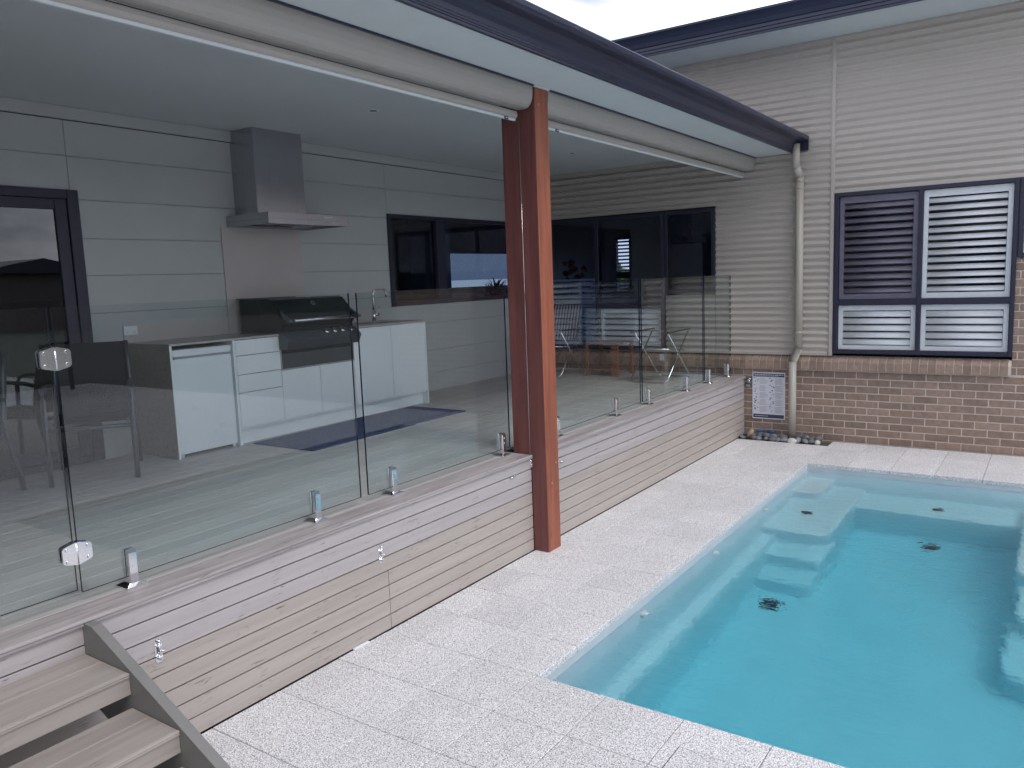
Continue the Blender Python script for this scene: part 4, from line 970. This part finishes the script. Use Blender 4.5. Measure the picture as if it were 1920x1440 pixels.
dashes(q, sx0+0.022, sx1-0.022, sz1-0.034, 0.009, 1.2); dashes(q, sx0+0.03, sx1-0.08, sz1-0.048, 0.004, 1); dashes(q, sx0+0.03, sx0+0.2, sz0+0.036, 0.006, 1)
q.build('band_lettering', 'paper', sg)
q = B(); qi = B()
for col in (0, 1):
    cx0 = sx0+0.016 + col*0.19
    for r_ in range(5):
        zt = sz1-0.074 - r_*0.088
        for k in range(6):
            w = random.uniform(0.07, 0.112); q.box(cx0+0.072, cx0+0.072+w*0.92, ys_-0.0008, ys_-0.0002, zt-0.010-k*0.0125, zt-0.006-k*0.0125)
        for k in range(4):
            px, pz = cx0+random.uniform(0.004, 0.052), zt-random.uniform(0.006, 0.066); w, h = random.uniform(0.006, 0.017), random.uniform(0.005, 0.015)
            qi.extr([(px, pz), (px+w, pz-h*0.4), (px+w*1.2, pz-h), (px+w*0.3, pz-h*1.2), (px-w*0.1, pz-h*0.6)], 'y', ys_-0.0009, ys_-0.0002)
        qi.box(cx0, cx0+0.022, ys_-0.0009, ys_-0.0003, zt-0.003, zt+0.003)
q.build('fine_print', 'ink_grey', sg); qi.build('diagram', 'ink', sg)
for x in (sx0+0.02, sx1-0.02):
    q = B(); q.tube([(x, ys_, sz1-0.008), (x, ys_-0.003, sz1-0.008)], 0.004, 8); q.build('fixing', 'chrome', sg)
ck = thing('wall_latch', (-3.20, YB-0.03, 0.64), 'small metal gate latch bracket on the brick at the end of the deck', 'latch')
q = B(); q.box(-3.205, -3.155, YB-0.006, YB-0.001, 0.60, 0.74, bev=0.002); q.build('plate', 'steel', ck)
q = B(); q.tube([(-3.185, YB-0.005, 0.70), (-3.185, YB-0.055, 0.70)], 0.012, 10); q.tube([(-3.215, YB-0.05, 0.70), (-3.150, YB-0.05, 0.715)], 0.009, 10); q.tube([(-3.17, YB-0.05, 0.66), (-3.17, YB-0.05, 0.70)], 0.012, 10); q.box(-3.21, -3.16, YB-0.06, YB-0.03, 0.615, 0.645, bev=0.004); q.build('catch', 'steel', ck)
bed = B(); bed.quad((XF, 9.49, -0.03), (-2.17, 9.49, -0.03), (-2.17, YB, -0.03), (XF, YB, -0.03)); bed.build('pebble_bed_soil', 'ground', kind='structure')
cells = []
for row, y in enumerate((9.56, 9.63, 9.70)):
    x = -3.19 + 0.03*row
    while x < -2.24:
        cells.append((x, y)); x += random.uniform(0.066, 0.088)
for k, (x, y) in enumerate(cells):
    if abs(x+2.62) < 0.05 and y > 9.6: continue
    if y > 9.6 and k % 9 == 4: pass
    r = random.uniform(0.030, 0.044)
    rm = Matrix.Rotation(random.uniform(0, PI), 3, 'Z') @ Matrix.Rotation(random.uniform(-0.4, 0.4), 3, 'X')
    q = B(); q.ball((x, y+random.uniform(-0.012, 0.012), -0.012+r*0.62+(0.024 if y > 9.6 else 0.0)+random.uniform(-0.004, 0.012)), r, 1.35, 0.95, 0.72, sub=2, jit=0.6, seed=k, rot=rm)
    kind = 'pebble'; lab = 'smooth grey river pebble in the %s under the downpipe' % ('front row along the paving' if y < 9.6 else 'middle row' if y < 9.67 else 'back row against the bricks'); grp = 'grey pebbles round the downpipe'
    if k == 1: continue
    q.build('river_pebble', kind, label=lab, cat='pebble', group=grp)
q = B(); q.ball((-3.10, 9.60, 0.055), 0.045, 1.5, 0.6, 0.8, jit=0.5, seed=99, rot=Matrix.Rotation(-0.9, 3, 'Y')); q.build('river_pebble', 'pebble_tan', label='upright tan stone near the deck end of the pebble bed', cat='stone')
q = B(); q.ball((-2.29, 9.535, 0.022), 0.036, 0.85, 1, 0.95, jit=0.3, seed=98); q.build('river_pebble', 'pebble_white', label='pale rounded pebble at the right end of the pebble bed', cat='pebble')
q = B(); q.ball((-2.58, 9.525, 0.020), 0.05, 1.2, 0.8, 0.8, jit=0.3, seed=97); q.build('river_pebble', 'pebble_white', label='large pale grey pebble in front of the downpipe foot', cat='pebble')
q = B(); rotbox(q, -3.02, 9.745, 0.10, 0.05, 0.03, 0.075, 0.2); q.build('blue_cover', 'blue', label='bright blue plastic lump behind the pebbles, nearer the deck', cat='plastic cover')
q = B(); q.tube([(-2.93, 9.75, 0.062), (-2.84, 9.75, 0.066)], 0.020, 12); q.build('blue_pipe_end', 'blue', label='short blue plastic pipe end behind the pebbles, nearer the downpipe', cat='pipe')

sw = thing('shade_wing', (-3, -3, 0), 'unseen house wing added behind the viewer to shade the near side of the yard', 'building')  # unseen block, added to keep light off the near face of the post
bx('wall', 'cladding', sw, -7.5, 1.2, -2.9, -2.4, -0.1, 4.3)
bx('eave', 'soffit', sw, -7.8, 1.6, -2.398, -1.75, 4.18, 4.2); bx('gutter', 'gutter', sw, -7.8, 1.6, -1.749, -1.64, 4.18, 4.33)
bx('roof', 'gutter', sw, -7.8, 1.6, -9, -1.76, 4.34, 4.40)
for x in (-5.6, -1.2): bx('window_frame', 'frame', sw, x-0.9, x+0.9, -2.399, -2.37, 1.1, 2.6); bx('window_pane', 'window_tint', sw, x-0.85, x+0.85, -2.369, -2.362, 1.15, 2.55)

# ================================================================== BEYOND (seen through windows and in reflections)
nb_ = thing('neighbour_house', (-20, 20, -0.4), 'neighbouring house with grey corrugated roof seen through the patio window', 'house')
bx('wall', 'render', nb_, -24, -17.2, 15.0, 30, -0.4, 2.2)
q = B(); pr = []
for i in range(160):
    pr.append((14.6+i*0.1, 2.3 + 0.035*(i % 2)))
for i in range(len(pr)-1):
    (y0, z0), (y1, z1) = pr[i], pr[i+1]
    q.quad((-16.6, y0, z0-0.25), (-16.6, y1, z1-0.25), (-21, y1, z1+1.3), (-21, y0, z0+1.3))
q.build('roof', 'roofsheet', nb_)
bx('fascia', 'soffit', nb_, -16.66, -16.60, 14.6, 30.5, 1.85, 2.08)
hg = thing('hedge', (-8.5, 19, -0.4), 'light green hedge seen through the louvred back window', 'hedge')
q = B()
for k in range(260): q.ball((random.uniform(-11.5, -7.5), random.uniform(18.3, 19.4), random.uniform(-0.3, 2.35)), random.uniform(0.14, 0.28), sub=1, jit=0.8, seed=k)
q.build('foliage', 'hedge', hg)
bx('trunk_row', 'timber', hg, -11.4, -7.6, 18.8, 18.9, -0.4, 0.6)
q = B(); n = 90; pv = None
for i in range(n+1):
    a = -PI*0.75 + 1.5*PI*i/n; x, y = 75*math.cos(a*0.62+0.15), 75*math.sin(a*0.62+0.15)
    h = 3.1 + 1.2*noise.noise(Vector((i*0.11, 0.3, 0))) + 0.35*noise.noise(Vector((i*0.9, 0, 2)))
    cur = ((x, y, -0.4), (x*1.02, y*1.02, h+0.6), (x*1.5, y*1.5, h+1.2))
    if pv:
        q.quad(pv[0], cur[0], cur[1], pv[1]); q.quad(pv[1], cur[1], cur[2], pv[2])
    pv = cur
q.build('hill', 'foliage', kind='structure')
n2 = thing('distant_house', (55, 24, -0.4), 'dark gabled house on the rise beyond the pool, mirrored in the sliding door', 'house')
bx('wall', 'render', n2, 50, 58, 25, 34, -0.4, 3.9)
B().extr([(24.4, 3.8), (29.5, 4.9), (34.6, 3.8)], 'x', 49.4, 58.6).build('roof', 'gutter', n2)
um = thing('shade_sail', (14, 8, -0.4), 'pale shade sail on posts beyond the pool, mirrored in the sliding door', 'shade sail')
q = B(); q.quad((11, 5.2, 1.75), (15.5, 4.2, 2.2), (15.8, 9.3, 2.75), (11.2, 8.9, 1.95)); q.build('canopy', 'shut_white', um)
for p in ((11, 5.2, 1.75), (15.5, 4.2, 2.2), (15.8, 9.3, 2.75), (11.2, 8.9, 1.95)):
    q = B(); q.tube([(p[0], p[1], -0.04), (p[0], p[1], p[2])], 0.05, 8); q.build('pole', 'frame', um)
print('objects', len(bpy.data.objects))
